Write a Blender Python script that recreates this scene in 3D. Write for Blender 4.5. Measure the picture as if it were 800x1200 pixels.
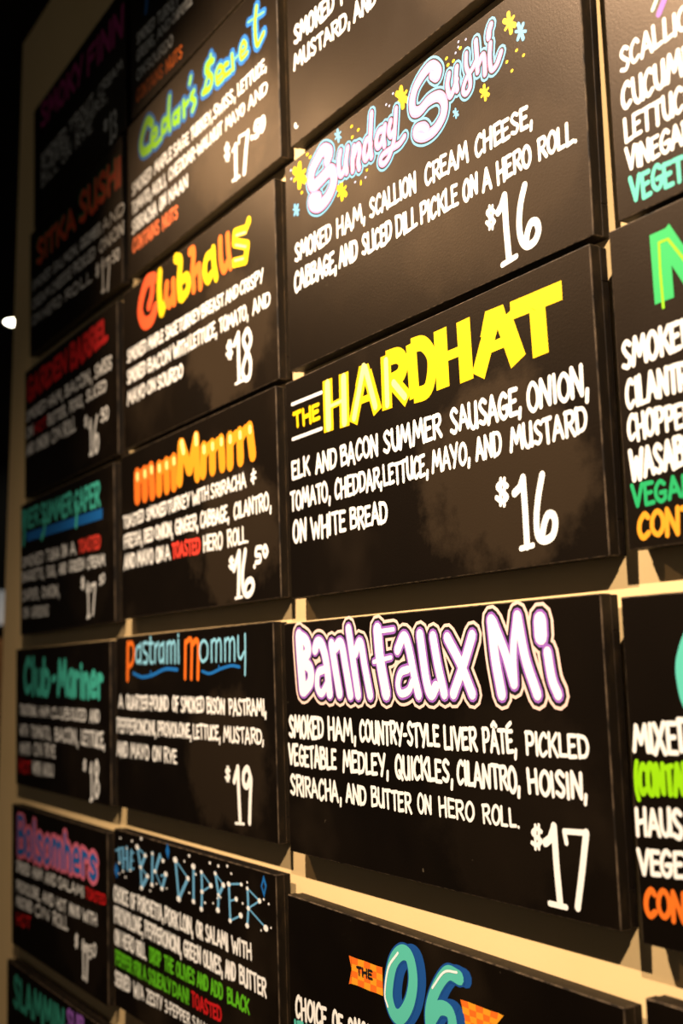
import bpy, bmesh, math, random
from mathutils import Matrix, Vector
random.seed(11)
for o in list(bpy.data.objects): bpy.data.objects.remove(o)
sc = bpy.context.scene
COL = sc.collection

# ------------------------------------------------------------------ camera
CAM_POS = (1.86323, -1.01982, 1.59979)
CAM_AXES = [[0.519085, 0.124579, 0.845595], [0.85469, -0.066951, -0.514804], [-0.00752, 0.989948, -0.141229]]
cam = bpy.data.cameras.new('camera')
cam.sensor_fit = 'VERTICAL'; cam.sensor_height = 36.0
cam.lens = 1369.54 / 1200 * 36.0
cam.clip_start = 0.05
cam.dof.use_dof = True; cam.dof.focus_distance = 1.76; cam.dof.aperture_fstop = 2.7
camo = bpy.data.objects.new('camera', cam); COL.objects.link(camo)
M = Matrix([CAM_AXES[i] + [CAM_POS[i]] for i in range(3)] + [[0, 0, 0, 1]])
camo.matrix_world = M
sc.camera = camo

# ------------------------------------------------------------------ world, lamps, exposure
world = bpy.data.worlds.new('world'); sc.world = world; world.use_nodes = True
bg = world.node_tree.nodes['Background']
bg.inputs['Color'].default_value = (0.95, 0.88, 0.80, 1); bg.inputs['Strength'].default_value = 0.052
LAMPS = [   # position, aim point, watts, cone degrees, blend, colour
    ((2.50, -1.42, 3.62), (0.66, 0.0, 2.10), 660, 58, 0.9, (1.0, 0.80, 0.60)),
    ((-0.06, -1.42, 3.62), (0.16, 0.0, 2.08), 560, 78, 0.9, (1.0, 0.79, 0.58)),
    ((-2.05, -1.42, 3.62), (0.25, 0.0, 1.95), 85, 46, 0.8, (1.0, 0.64, 0.34)),
]
for pos, aim, watts, cone, blend, colr in LAMPS:
    l = bpy.data.lights.new('spot_lamp', 'SPOT'); l.energy = watts; l.color = colr
    l.spot_size = math.radians(cone); l.spot_blend = blend; l.shadow_soft_size = 0.022
    lo = bpy.data.objects.new('spot_lamp', l); COL.objects.link(lo); lo.location = pos
    lo.rotation_euler = (Vector(aim) - Vector(pos)).to_track_quat('-Z', 'Y').to_euler()
sc.view_settings.view_transform = 'Standard'; sc.view_settings.look = 'None'
sc.view_settings.gamma = 1.0; sc.view_settings.use_curve_mapping = False
sc.view_settings.exposure = 0.0

# ------------------------------------------------------------------ materials
def new_mat(name, base, rough=0.6, spec=0.5, emit=None, strength=0.0):
    m = bpy.data.materials.new(name); m.use_nodes = True
    b = m.node_tree.nodes['Principled BSDF']
    b.inputs['Base Color'].default_value = (*base, 1)
    b.inputs['Roughness'].default_value = rough
    b.inputs['Specular IOR Level'].default_value = spec
    if emit:
        b.inputs['Emission Color'].default_value = (*emit, 1); b.inputs['Emission Strength'].default_value = strength
    return m
def noise(nt, scale, detail=4, rough=0.6, vec=None, dim='3D', w=None):
    n = nt.nodes.new('ShaderNodeTexNoise'); n.noise_dimensions = dim
    n.inputs['Scale'].default_value = scale; n.inputs['Detail'].default_value = detail; n.inputs['Roughness'].default_value = rough
    if vec is not None: nt.links.new(vec, n.inputs['Vector'])
    if w is not None: nt.links.new(w, n.inputs['W'])
    return n
def ramp(nt, src, stops):
    r = nt.nodes.new('ShaderNodeValToRGB'); e = r.color_ramp.elements
    for i, (p_, c_) in enumerate(stops):
        el = e[i] if i < 2 else e.new(p_)
        el.position = p_; el.color = (*c_, 1) if len(c_) == 3 else c_
    nt.links.new(src, r.inputs['Fac']); return r
def g3(v): return (v, v, v)

def board_paint():
    m = new_mat('black_board_paint', (0.008, 0.007, 0.006), 0.5, 0.5); nt = m.node_tree; b = nt.nodes['Principled BSDF']
    tc = nt.nodes.new('ShaderNodeTexCoord'); oi = nt.nodes.new('ShaderNodeObjectInfo')
    ml = nt.nodes.new('ShaderNodeMath'); ml.operation = 'MULTIPLY'; ml.inputs[1].default_value = 50
    nt.links.new(oi.outputs['Random'], ml.inputs[0]); w = ml.outputs[0]
    big = noise(nt, 3.2, 3, 0.55, tc.outputs['Object'], '4D', w)
    cr = ramp(nt, big.outputs['Fac'], [(0.42, (0.0016, 0.0011, 0.0008)), (0.58, (0.0040, 0.0026, 0.0016)), (0.74, (0.016, 0.0105, 0.006))])
    # faint chalk scuffs
    mp = nt.nodes.new('ShaderNodeMapping'); mp.inputs['Scale'].default_value = (14, 14, 30); mp.inputs['Rotation'].default_value = (0, 0.5, 0)
    nt.links.new(tc.outputs['Object'], mp.inputs['Vector'])
    sc_ = noise(nt, 1.0, 6, 0.7, mp.outputs['Vector'], '4D', w)
    sr = ramp(nt, sc_.outputs['Fac'], [(0.66, g3(0)), (0.76, g3(0.22))])
    mx = nt.nodes.new('ShaderNodeMix'); mx.data_type = 'RGBA'
    nt.links.new(sr.outputs['Color'], mx.inputs['Factor']); nt.links.new(cr.outputs['Color'], mx.inputs['A'])
    mx.inputs['B'].default_value = (0.05, 0.04, 0.03, 1)
    nt.links.new(mx.outputs['Result'], b.inputs['Base Color'])
    # lighter wiped patch where prices are rubbed out and rewritten, lower right of each board
    sep = nt.nodes.new('ShaderNodeSeparateXYZ'); nt.links.new(tc.outputs['Object'], sep.inputs[0])
    def mth(op, a, c):
        n_ = nt.nodes.new('ShaderNodeMath'); n_.operation = op
        for i_, x_ in enumerate((a, c)):
            if isinstance(x_, (int, float)): n_.inputs[i_].default_value = x_
            else: nt.links.new(x_, n_.inputs[i_])
        return n_.outputs[0]
    wn = noise(nt, 7.0, 5, 0.65, tc.outputs['Object'], '4D', w)
    dx = mth('MULTIPLY', mth('SUBTRACT', sep.outputs['X'], 0.60), 4.6); dz = mth('MULTIPLY', mth('SUBTRACT', sep.outputs['Z'], 0.135), 6.6)
    d2 = mth('ADD', mth('MULTIPLY', dx, dx), mth('MULTIPLY', dz, dz))
    pv = mth('ADD', d2, mth('MULTIPLY', mth('SUBTRACT', wn.outputs['Fac'], 0.5), 2.6))
    pr = ramp(nt, pv, [(0.55, g3(1)), (0.95, g3(0))])
    wa = nt.nodes.new('ShaderNodeAttribute'); wa.attribute_type = 'OBJECT'; wa.attribute_name = 'wear'
    rs = mth('MULTIPLY', pr.outputs['Color'], wa.outputs['Fac'])
    mx2 = nt.nodes.new('ShaderNodeMix'); mx2.data_type = 'RGBA'
    nt.links.new(rs, mx2.inputs['Factor']); nt.links.new(mx.outputs['Result'], mx2.inputs['A']); mx2.inputs['B'].default_value = (0.026, 0.017, 0.0095, 1)
    # flecks of dried chalk and paint
    fk = noise(nt, 75, 2, 0.5, tc.outputs['Object'], '4D', w)
    fr = ramp(nt, fk.outputs['Fac'], [(0.755, g3(0)), (0.80, g3(0.55))])
    mx3 = nt.nodes.new('ShaderNodeMix'); mx3.data_type = 'RGBA'
    nt.links.new(fr.outputs['Color'], mx3.inputs['Factor']); nt.links.new(mx2.outputs['Result'], mx3.inputs['A']); mx3.inputs['B'].default_value = (0.11, 0.085, 0.055, 1)
    nt.links.new(mx3.outputs['Result'], b.inputs['Base Color'])
    rr = ramp(nt, big.outputs['Fac'], [(0.35, g3(0.43)), (0.7, g3(0.33))])
    nt.links.new(rr.outputs['Color'], b.inputs['Roughness'])
    fine = noise(nt, 260, 3, 0.6, tc.outputs['Object'])
    b.inputs['Specular IOR Level'].default_value = 0.30; b.inputs['Specular Tint'].default_value = (1.0, 0.64, 0.36, 1)
    bp = nt.nodes.new('ShaderNodeBump'); bp.inputs['Strength'].default_value = 0.18; bp.inputs['Distance'].default_value = 0.001
    nt.links.new(fine.outputs['Fac'], bp.inputs['Height']); nt.links.new(bp.outputs['Normal'], b.inputs['Normal'])
    return m
def edge_paint(name, lo, hi, a, c):
    m = new_mat(name, lo, 0.55, 0.18); nt = m.node_tree; b = nt.nodes['Principled BSDF']
    tc = nt.nodes.new('ShaderNodeTexCoord')
    mp = nt.nodes.new('ShaderNodeMapping'); mp.inputs['Scale'].default_value = (60, 60, 22)
    nt.links.new(tc.outputs['Object'], mp.inputs['Vector'])
    n = noise(nt, 1.0, 5, 0.65, mp.outputs['Vector'])
    r = ramp(nt, n.outputs['Fac'], [(a, lo), (c, hi)])
    nt.links.new(r.outputs['Color'], b.inputs['Base Color'])
    return m
def plaster():
    m = new_mat('cream_wall_paint', (0.80, 0.72, 0.56), 0.75, 0.25); nt = m.node_tree; b = nt.nodes['Principled BSDF']
    tc = nt.nodes.new('ShaderNodeTexCoord')
    n = noise(nt, 2.5, 4, 0.6, tc.outputs['Object'])
    r = ramp(nt, n.outputs['Fac'], [(0.3, (0.81, 0.575, 0.27)), (0.7, (0.87, 0.62, 0.31))])
    nt.links.new(r.outputs['Color'], b.inputs['Base Color'])
    f = noise(nt, 180, 3, 0.6, tc.outputs['Object'])
    bp = nt.nodes.new('ShaderNodeBump'); bp.inputs['Strength'].default_value = 0.12; bp.inputs['Distance'].default_value = 0.001
    nt.links.new(f.outputs['Fac'], bp.inputs['Height']); nt.links.new(bp.outputs['Normal'], b.inputs['Normal'])
    return m
def planks(name, a, c, scale):
    m = new_mat(name, a, 0.5, 0.4); nt = m.node_tree; b = nt.nodes['Principled BSDF']
    tc = nt.nodes.new('ShaderNodeTexCoord')
    mp = nt.nodes.new('ShaderNodeMapping'); mp.inputs['Scale'].default_value = scale
    nt.links.new(tc.outputs['Object'], mp.inputs['Vector'])
    n = noise(nt, 1.0, 5, 0.6, mp.outputs['Vector'])
    r = ramp(nt, n.outputs['Fac'], [(0.3, a), (0.7, c)])
    nt.links.new(r.outputs['Color'], b.inputs['Base Color'])
    return m
M_FACE = board_paint()
M_SIDE = edge_paint('board_side_paint', (0.004, 0.0022, 0.001), (0.020, 0.012, 0.005), 0.50, 0.78)
M_WORN = edge_paint('worn_board_edge', (0.012, 0.008, 0.005), (0.11, 0.075, 0.045), 0.40, 0.62)
M_WALL = plaster()
M_DARK = new_mat('dark_ceiling_paint', (0.012, 0.011, 0.010), 0.8, 0.2)
M_FAR = new_mat('charcoal_wall_paint', (0.02, 0.019, 0.018), 0.8, 0.2)
M_FLOOR = planks('dark_floor_planks', (0.05, 0.035, 0.022), (0.09, 0.062, 0.038), (1.2, 14, 1))
M_DOOR = planks('oak_door', (0.30, 0.14, 0.05), (0.42, 0.21, 0.08), (12, 12, 1))
M_METAL = new_mat('black_metal', (0.02, 0.02, 0.02), 0.4, 0.5)

PAINT = dict(
    cream=(0.86, 0.84, 0.80), white=(0.90, 0.88, 0.88), yellow=(0.80, 0.53, 0.0), pale_yellow=(0.88, 0.78, 0.26),
    sky_blue=(0.13, 0.37, 0.60), board_black=(0.008, 0.006, 0.007), pink=(0.62, 0.24, 0.46), lavender=(0.35, 0.40, 0.62),
    blush=(0.82, 0.58, 0.50), purple=(0.30, 0.11, 0.48), orange=(0.78, 0.15, 0.012), amber=(0.78, 0.31, 0.015),
    mint=(0.09, 0.50, 0.40), deep_blue=(0.008, 0.07, 0.28), pale_mint=(0.55, 0.80, 0.62), green=(0.008, 0.34, 0.11),
    green_bright=(0.02, 0.40, 0.10), lime=(0.25, 0.62, 0.0), lime_green=(0.25, 0.60, 0.0), tangerine=(0.80, 0.17, 0.05),
    blue=(0.008, 0.13, 0.42), red_orange=(0.80, 0.09, 0.02), tangerine_light=(0.80, 0.20, 0.01), golden=(0.76, 0.27, 0.01),
    vermilion=(0.75, 0.05, 0.03), ice_blue=(0.22, 0.52, 0.68), grass=(0.10, 0.45, 0.01), scarlet=(0.55, 0.008, 0.010),
    teal=(0.06, 0.50, 0.38), teal_dark=(0.03, 0.26, 0.18), green_dark=(0.01, 0.16, 0.05), magenta_dark=(0.42, 0.02, 0.18),
    rose=(0.75, 0.16, 0.24))
COLNAME = {'cream': 'cream', 'sky_blue': 'light blue', 'deep_blue': 'dark blue', 'tangerine': 'orange', 'grass': 'green', 'scarlet': 'red', 'vermilion': 'red',
           'green_bright': 'green', 'lime_green': 'lime green', 'ice_blue': 'pale blue', 'magenta_dark': 'magenta', 'teal_dark': 'teal', 'green_dark': 'dark green', 'blush': 'pale pink',
           'rose': 'pink', 'board_black': 'black', 'pale_yellow': 'pale yellow', 'pale_mint': 'pale mint', 'red_orange': 'red and orange', 'golden': 'orange', 'tangerine_light': 'orange'}
_pm = {}
def paint(n):
    if n not in _pm: _pm[n] = new_mat('sign_paint_' + n, PAINT[n], 0.55, 0.3)
    return _pm[n]

# ------------------------------------------------------------------ mesh helpers
def link(name, me, mats, parent=None):
    o = bpy.data.objects.new(name, me); COL.objects.link(o)
    for m in (mats if isinstance(mats, (list, tuple)) else [mats]): me.materials.append(m)
    if parent: o.parent = parent
    return o
def finish(bm, name, mats, parent=None, smooth=False):
    me = bpy.data.meshes.new(name); bm.to_mesh(me); bm.free()
    if smooth:
        for f in me.polygons: f.use_smooth = True
    return link(name, me, mats, parent)
def box(bm, x0, x1, y0, y1, z0, z1, bevel=0.0, seg=2):
    r = bmesh.ops.create_cube(bm, size=1.0, matrix=Matrix.Translation(((x0 + x1) / 2, (y0 + y1) / 2, (z0 + z1) / 2)) @ Matrix.Diagonal((x1 - x0, y1 - y0, z1 - z0, 1)))
    if bevel:
        ed = list({e for v in r['verts'] for e in v.link_edges})
        return bmesh.ops.bevel(bm, geom=ed, offset=bevel, segments=seg, affect='EDGES', profile=0.5)['faces']
    return []
def lathe(bm, prof, n=32, mat=Matrix.Identity(4)):
    rings = []
    for r, z in prof:
        rings.append([bm.verts.new(mat @ Vector((r * math.cos(2 * math.pi * i / n), r * math.sin(2 * math.pi * i / n), z))) for i in range(n)])
    for a, b in zip(rings, rings[1:]):
        for i in range(n): bm.faces.new((a[i], a[(i + 1) % n], b[(i + 1) % n], b[i]))
    return rings
def struct(o): o['kind'] = 'structure'; return o

# ------------------------------------------------------------------ the room
WALL_Y = 0.0356; CEIL = 3.835
bm = bmesh.new(); box(bm, -2.015, 4.2, WALL_Y, WALL_Y + 0.14, 0, CEIL, 0.004); struct(finish(bm, 'wall_back', M_WALL))
bm = bmesh.new(); box(bm, -10.2, 4.2, -5.0, 6.0, -0.1, 0); struct(finish(bm, 'floor', M_FLOOR))
bm = bmesh.new(); box(bm, -10.2, 4.2, -5.0, 6.0, CEIL, CEIL + 0.1); struct(finish(bm, 'ceiling', M_DARK))
bm = bmesh.new(); box(bm, -10.2, -10.0, -5.0, 6.0, 0, CEIL); struct(finish(bm, 'wall_left', M_FAR))

# ------------------------------------------------------------------ lamps overhead and the dark room beyond the wall's end
M_GLOW = new_mat('lamp_glow', (1, 1, 1), 0.5, 0.2, (1.0, 0.93, 0.70), 22.0)
M_BOXGLOW = new_mat('light_box_face', (0.6, 0.6, 0.6), 0.5, 0.2, (0.85, 0.90, 0.95), 0.12)
def thing(name, label, cat, loc=(0, 0, 0), group=None):
    o = bpy.data.objects.new(name, None); COL.objects.link(o); o.location = loc; o.empty_display_size = 0.05
    o['label'] = label; o['category'] = cat
    if group: o['group'] = group
    return o
def downlight(loc, label, spot=None):
    t = thing('ceiling_downlight', label, 'ceiling light', loc, 'recessed downlights in the dark ceiling')
    bm = bmesh.new(); lathe(bm, [(0.115, 0.0), (0.115, -0.012), (0.10, -0.016), (0.096, -0.004), (0.096, 0.0)], 36); finish(bm, 'trim_ring', M_METAL, t, True)
    bm = bmesh.new(); r = lathe(bm, [(0.096, -0.005), (0.04, -0.009), (0.001, -0.010)], 36); bm.faces.new(r[-1][::-1]); finish(bm, 'diffuser', M_GLOW, t, True)
    if spot:
        d = bpy.data.lights.new('added_cabinet_lamp', 'SPOT'); d.energy = spot; d.color = (1.0, 0.80, 0.55); d.spot_size = math.radians(60); d.spot_blend = 0.6; d.shadow_soft_size = 0.06
        lo = bpy.data.objects.new('added_cabinet_lamp', d); COL.objects.link(lo); lo.parent = t; lo.location = (0, 0, -0.03)
downlight((-5.24, 0.955, CEIL), 'round lit downlight glowing in the dark ceiling beyond the wall end')
downlight((-9.3, 2.5, CEIL), 'added unseen downlight brightening the oak wall cabinet', 90)  # unseen downlight and spot, added to brighten the cabinet below
t = thing('wall_cabinet', 'oak wall cabinet glimpsed beyond the left end of the cream wall', 'cabinet', (-10.0, 2.5, 1.08))
bm = bmesh.new(); box(bm, 0.0, 0.22, -0.5, 0.5, 0, 0.93, 0.004); finish(bm, 'body', M_DOOR, t)
for sx in (-1, 1):
    bm = bmesh.new(); box(bm, 0.22, 0.24, sx * 0.25 - 0.243, sx * 0.25 + 0.243, 0.008, 0.922, 0.004); dr = finish(bm, 'door', M_DOOR, t)
    bm = bmesh.new(); box(bm, 0.24, 0.262, sx * 0.05 - 0.006, sx * 0.05 + 0.006, 0.38, 0.52, 0.003); finish(bm, 'handle', M_METAL, dr)
t = thing('light_box', 'pale lit box sign on the dark wall above the oak cabinet', 'light box', (-10.0, 2.5, 2.14))
bm = bmesh.new(); box(bm, 0, 0.09, -0.52, 0.52, 0, 0.38, 0.006); finish(bm, 'case', M_METAL, t)
bm = bmesh.new(); box(bm, 0.09, 0.094, -0.50, 0.50, 0.02, 0.36, 0.001); finish(bm, 'face', M_BOXGLOW, t)
for i, (pos, aim, *_r) in enumerate(LAMPS):
    P_, D_ = Vector(pos), (Vector(aim) - Vector(pos)).normalized()
    t = thing('track_spotlight', ('black track spotlight over the right end of the board wall', 'black track spotlight over the middle of the board wall', 'black track spotlight over the left end of the board wall')[i], 'spotlight', (pos[0], pos[1], CEIL), 'track spotlights aimed at the boards')
    inv = Matrix.Translation((-pos[0], -pos[1], -CEIL))
    rot = inv @ Matrix.Translation(P_ - D_ * 0.01) @ (-D_).to_track_quat('Z', 'Y').to_matrix().to_4x4()
    bm = bmesh.new(); r = lathe(bm, [(0.040, 0.004), (0.046, 0.0), (0.048, 0.02), (0.048, 0.10), (0.040, 0.118), (0.004, 0.12)], 28, rot); bm.faces.new(r[-1]); finish(bm, 'can', M_METAL, t, True)
    bm = bmesh.new(); r = lathe(bm, [(0.040, 0.012), (0.002, 0.014)], 28, rot); finish(bm, 'lens', M_GLOW, t, True)
    top = -D_ * 0.10 + P_ - Vector((pos[0], pos[1], CEIL))
    bm = bmesh.new(); lathe(bm, [(0.008, top.z + 0.02), (0.008, -0.015)], 14, Matrix.Translation((top.x, top.y, 0))); finish(bm, 'stem', M_METAL, t, True)
    bm = bmesh.new(); box(bm, top.x - 0.06, top.x + 0.06, top.y - 0.018, top.y + 0.018, -0.03, 0.0, 0.004); finish(bm, 'track_adapter', M_METAL, t)


# ------------------------------------------------------------------ hand lettering: brush strokes in a unit cap box
G = {}
def glyph(ch, w, *st): G[ch] = (w, st)
def l(*p): return (0, p)
def s(*p): return (1, p)
glyph('A', 1, l((0, 0), (.45, 1), (1, 0)), l((.18, .32), (.84, .34)))
glyph('B', .95, l((.05, 1), (.1, 0)), s((.02, .97), (.7, .98), (.78, .72), (.2, .53)), s((.2, .53), (.9, .5), (.95, .12), (.1, .02)))
glyph('C', .85, s((.95, .84), (.62, 1), (.15, .72), (.06, .3), (.4, 0), (.95, .16)))
glyph('D', 1, l((.08, 1), (.12, 0)), s((.02, .98), (.75, .92), (1, .55), (.75, .12), (.1, .02)))
glyph('E', .8, l((.95, .96), (.08, .96), (.1, .02), (.98, .04)), l((.1, .5), (.8, .53)))
glyph('F', .8, l((.98, .97), (.08, .95), (.1, 0)), l((.1, .5), (.8, .54)))
glyph('G', .95, s((.92, .85), (.55, 1), (.12, .7), (.1, .25), (.5, 0), (.92, .15), (.93, .42)), l((.5, .43), (1, .45)))
glyph('H', .95, l((.06, 1), (.1, 0)), l((.92, 1), (.94, 0)), l((.1, .48), (.92, .54)))
glyph('I', .2, l((.45, 1), (.55, 0)))
glyph('J', .8, s((.85, 1), (.88, .3), (.5, 0), (.05, .2)))
glyph('K', .95, l((.08, 1), (.12, 0)), l((.95, .98), (.16, .42)), l((.36, .56), (1, 0)))
glyph('L', .75, l((.08, 1), (.12, .03), (1, .06)))
glyph('M', 1.35, l((.02, 0), (.2, 1), (.52, .3), (.82, 1), (1, 0)))
glyph('N', 1, l((.05, 0), (.1, 1), (.88, .02), (.95, 1)))
glyph('O', 1, s((.5, 1), (.1, .72), (.08, .25), (.5, 0), (.92, .28), (.9, .75), (.5, 1)))
glyph('P', .9, l((.1, 1), (.14, 0)), s((.02, .97), (.75, .98), (.95, .7), (.7, .48), (.16, .44)))
glyph('Q', 1, s((.5, 1), (.1, .72), (.08, .25), (.5, 0), (.92, .28), (.9, .75), (.5, 1)), l((.55, .3), (1, -.06)))
glyph('R', .95, l((.1, 1), (.14, 0)), s((.02, .97), (.75, .98), (.92, .72), (.65, .52), (.16, .47)), l((.42, .5), (1, 0)))
glyph('S', .85, s((.92, .86), (.5, 1), (.12, .8), (.42, .54), (.88, .3), (.6, .02), (.05, .12)))
glyph('T', .85, l((0, .95), (1, .98)), l((.5, .96), (.54, 0)))
glyph('U', .95, s((.06, 1), (.1, .3), (.45, 0), (.82, .2), (.9, 1)), l((.9, 1), (.97, .02)))
glyph('V', .95, l((0, 1), (.48, 0), (1, 1)))
glyph('W', 1.35, l((0, 1), (.26, 0), (.52, .72), (.76, 0), (1, 1)))
glyph('X', .95, l((.02, 1), (.98, 0)), l((.95, 1), (.02, 0)))
glyph('Y', .95, l((0, 1), (.48, .45)), l((1, 1), (.4, 0)))
glyph('Z', .9, l((.05, .96), (.95, .96), (.05, .03), (1, .04)))
glyph(',', .22, l((.7, .16), (.3, -.22)))
glyph('.', .22, l((.5, .04), (.54, .03)))
glyph('!', .22, l((.5, 1), (.48, .34)), l((.5, .04), (.52, .03)))
glyph("'", .2, l((.5, 1), (.4, .74)))
glyph('-', .45, l((.05, .45), (.95, .48)))
glyph('/', .6, l((.9, 1.02), (.1, -.1)))
glyph('(', .35, s((.9, 1.08), (.25, .75), (.2, .25), (.85, -.1)))
glyph('&', .7, l((.5, 1), (.5, -.05)), l((.15, .68), (.9, .72)), s((.9, .3), (.5, .42), (.1, .3), (.5, .1)))
glyph('$', .7, s((.92, .78), (.5, .88), (.12, .7), (.5, .5), (.9, .3), (.5, .12), (.06, .22)), l((.38, 1.02), (.38, -.02)), l((.66, 1.02), (.66, -.02)))
glyph('1', .55, l((.1, .78), (.5, 1), (.55, 0)), l((.15, 0), (.95, .02)))
glyph('3', .8, s((.08, .9), (.6, 1), (.85, .78), (.35, .54)), s((.35, .54), (.95, .4), (.75, .05), (.05, .1)))
glyph('5', .8, l((.9, .97), (.25, .95), (.18, .58)), s((.18, .58), (.75, .6), (.9, .25), (.5, 0), (.05, .12)))
glyph('6', .85, s((.75, 1), (.25, .65), (.1, .25), (.45, 0), (.9, .18), (.8, .45), (.4, .42), (.15, .2)))
glyph('7', .85, l((.02, .8), (.05, .96), (.98, .97), (.5, 0)))
glyph('8', .85, s((.5, .54), (.12, .78), (.5, 1), (.88, .78), (.5, .54), (.06, .25), (.5, 0), (.94, .25), (.5, .54)))
glyph('0', .85, s((.5, 1), (.1, .72), (.08, .25), (.5, 0), (.92, .28), (.9, .75), (.5, 1)))
glyph('Â', 1, *G['A'][1], l((.2, 1.14), (.5, 1.3), (.8, 1.16)))
glyph('É', .8, *G['E'][1], l((.2, 1.16), (.85, 1.34)))
glyph('a', .85, s((.85, .6), (.5, .68), (.1, .4), (.3, .02), (.7, .15), (.85, .6)), l((.88, .66), (.92, 0)))
glyph('b', .85, l((.1, 1), (.12, .02)), s((.12, .5), (.55, .66), (.92, .36), (.6, 0), (.12, .06)))
glyph('e', .8, s((.12, .34), (.88, .38), (.6, .68), (.15, .5), (.2, .08), (.9, .08)))
glyph('h', .8, l((.1, 1), (.12, 0)), s((.12, .42), (.5, .66), (.82, .45), (.88, 0)))
glyph('i', .25, l((.5, .64), (.52, 0)), l((.5, .9), (.52, .86)))
glyph('l', .25, l((.5, 1), (.5, 0)))
glyph('m', 1.2, l((.05, .66), (.07, 0)), s((.07, .45), (.28, .66), (.48, .45), (.5, 0)), s((.5, .45), (.72, .66), (.92, .45), (.95, 0)))
glyph('n', .8, l((.1, .66), (.12, 0)), s((.12, .42), (.5, .66), (.82, .45), (.88, 0)))
glyph('o', .85, s((.5, .68), (.1, .45), (.14, .1), (.5, 0), (.9, .2), (.86, .52), (.5, .68)))
glyph('r', .6, l((.15, .66), (.18, 0)), s((.18, .42), (.5, .64), (.95, .58)))
glyph('s', .75, s((.9, .58), (.5, .68), (.15, .52), (.5, .36), (.88, .18), (.5, 0), (.06, .08)))
glyph('u', .85, s((.1, .66), (.1, .2), (.45, 0), (.85, .25), (.88, .66)), l((.88, .66), (.94, 0)))

def catmull(p, n=6):
    if len(p) < 3: return list(p)
    closed = (p[0] == p[-1])
    q = ([p[-2]] if closed else [(2 * p[0][0] - p[1][0], 2 * p[0][1] - p[1][1])]) + list(p) + ([p[1]] if closed else [(2 * p[-1][0] - p[-2][0], 2 * p[-1][1] - p[-2][1])])
    out = []
    for i in range(1, len(q) - 2):
        a, b, c, d = q[i - 1], q[i], q[i + 1], q[i + 2]
        for k in range(n):
            t = k / n
            out.append(tuple(0.5 * (2 * b[j] + (c[j] - a[j]) * t + (2 * a[j] - 5 * b[j] + 4 * c[j] - d[j]) * t * t + (3 * b[j] - a[j] - 3 * c[j] + d[j]) * t ** 3) for j in range(2)))
    out.append(tuple(p[-1])); return out

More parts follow.
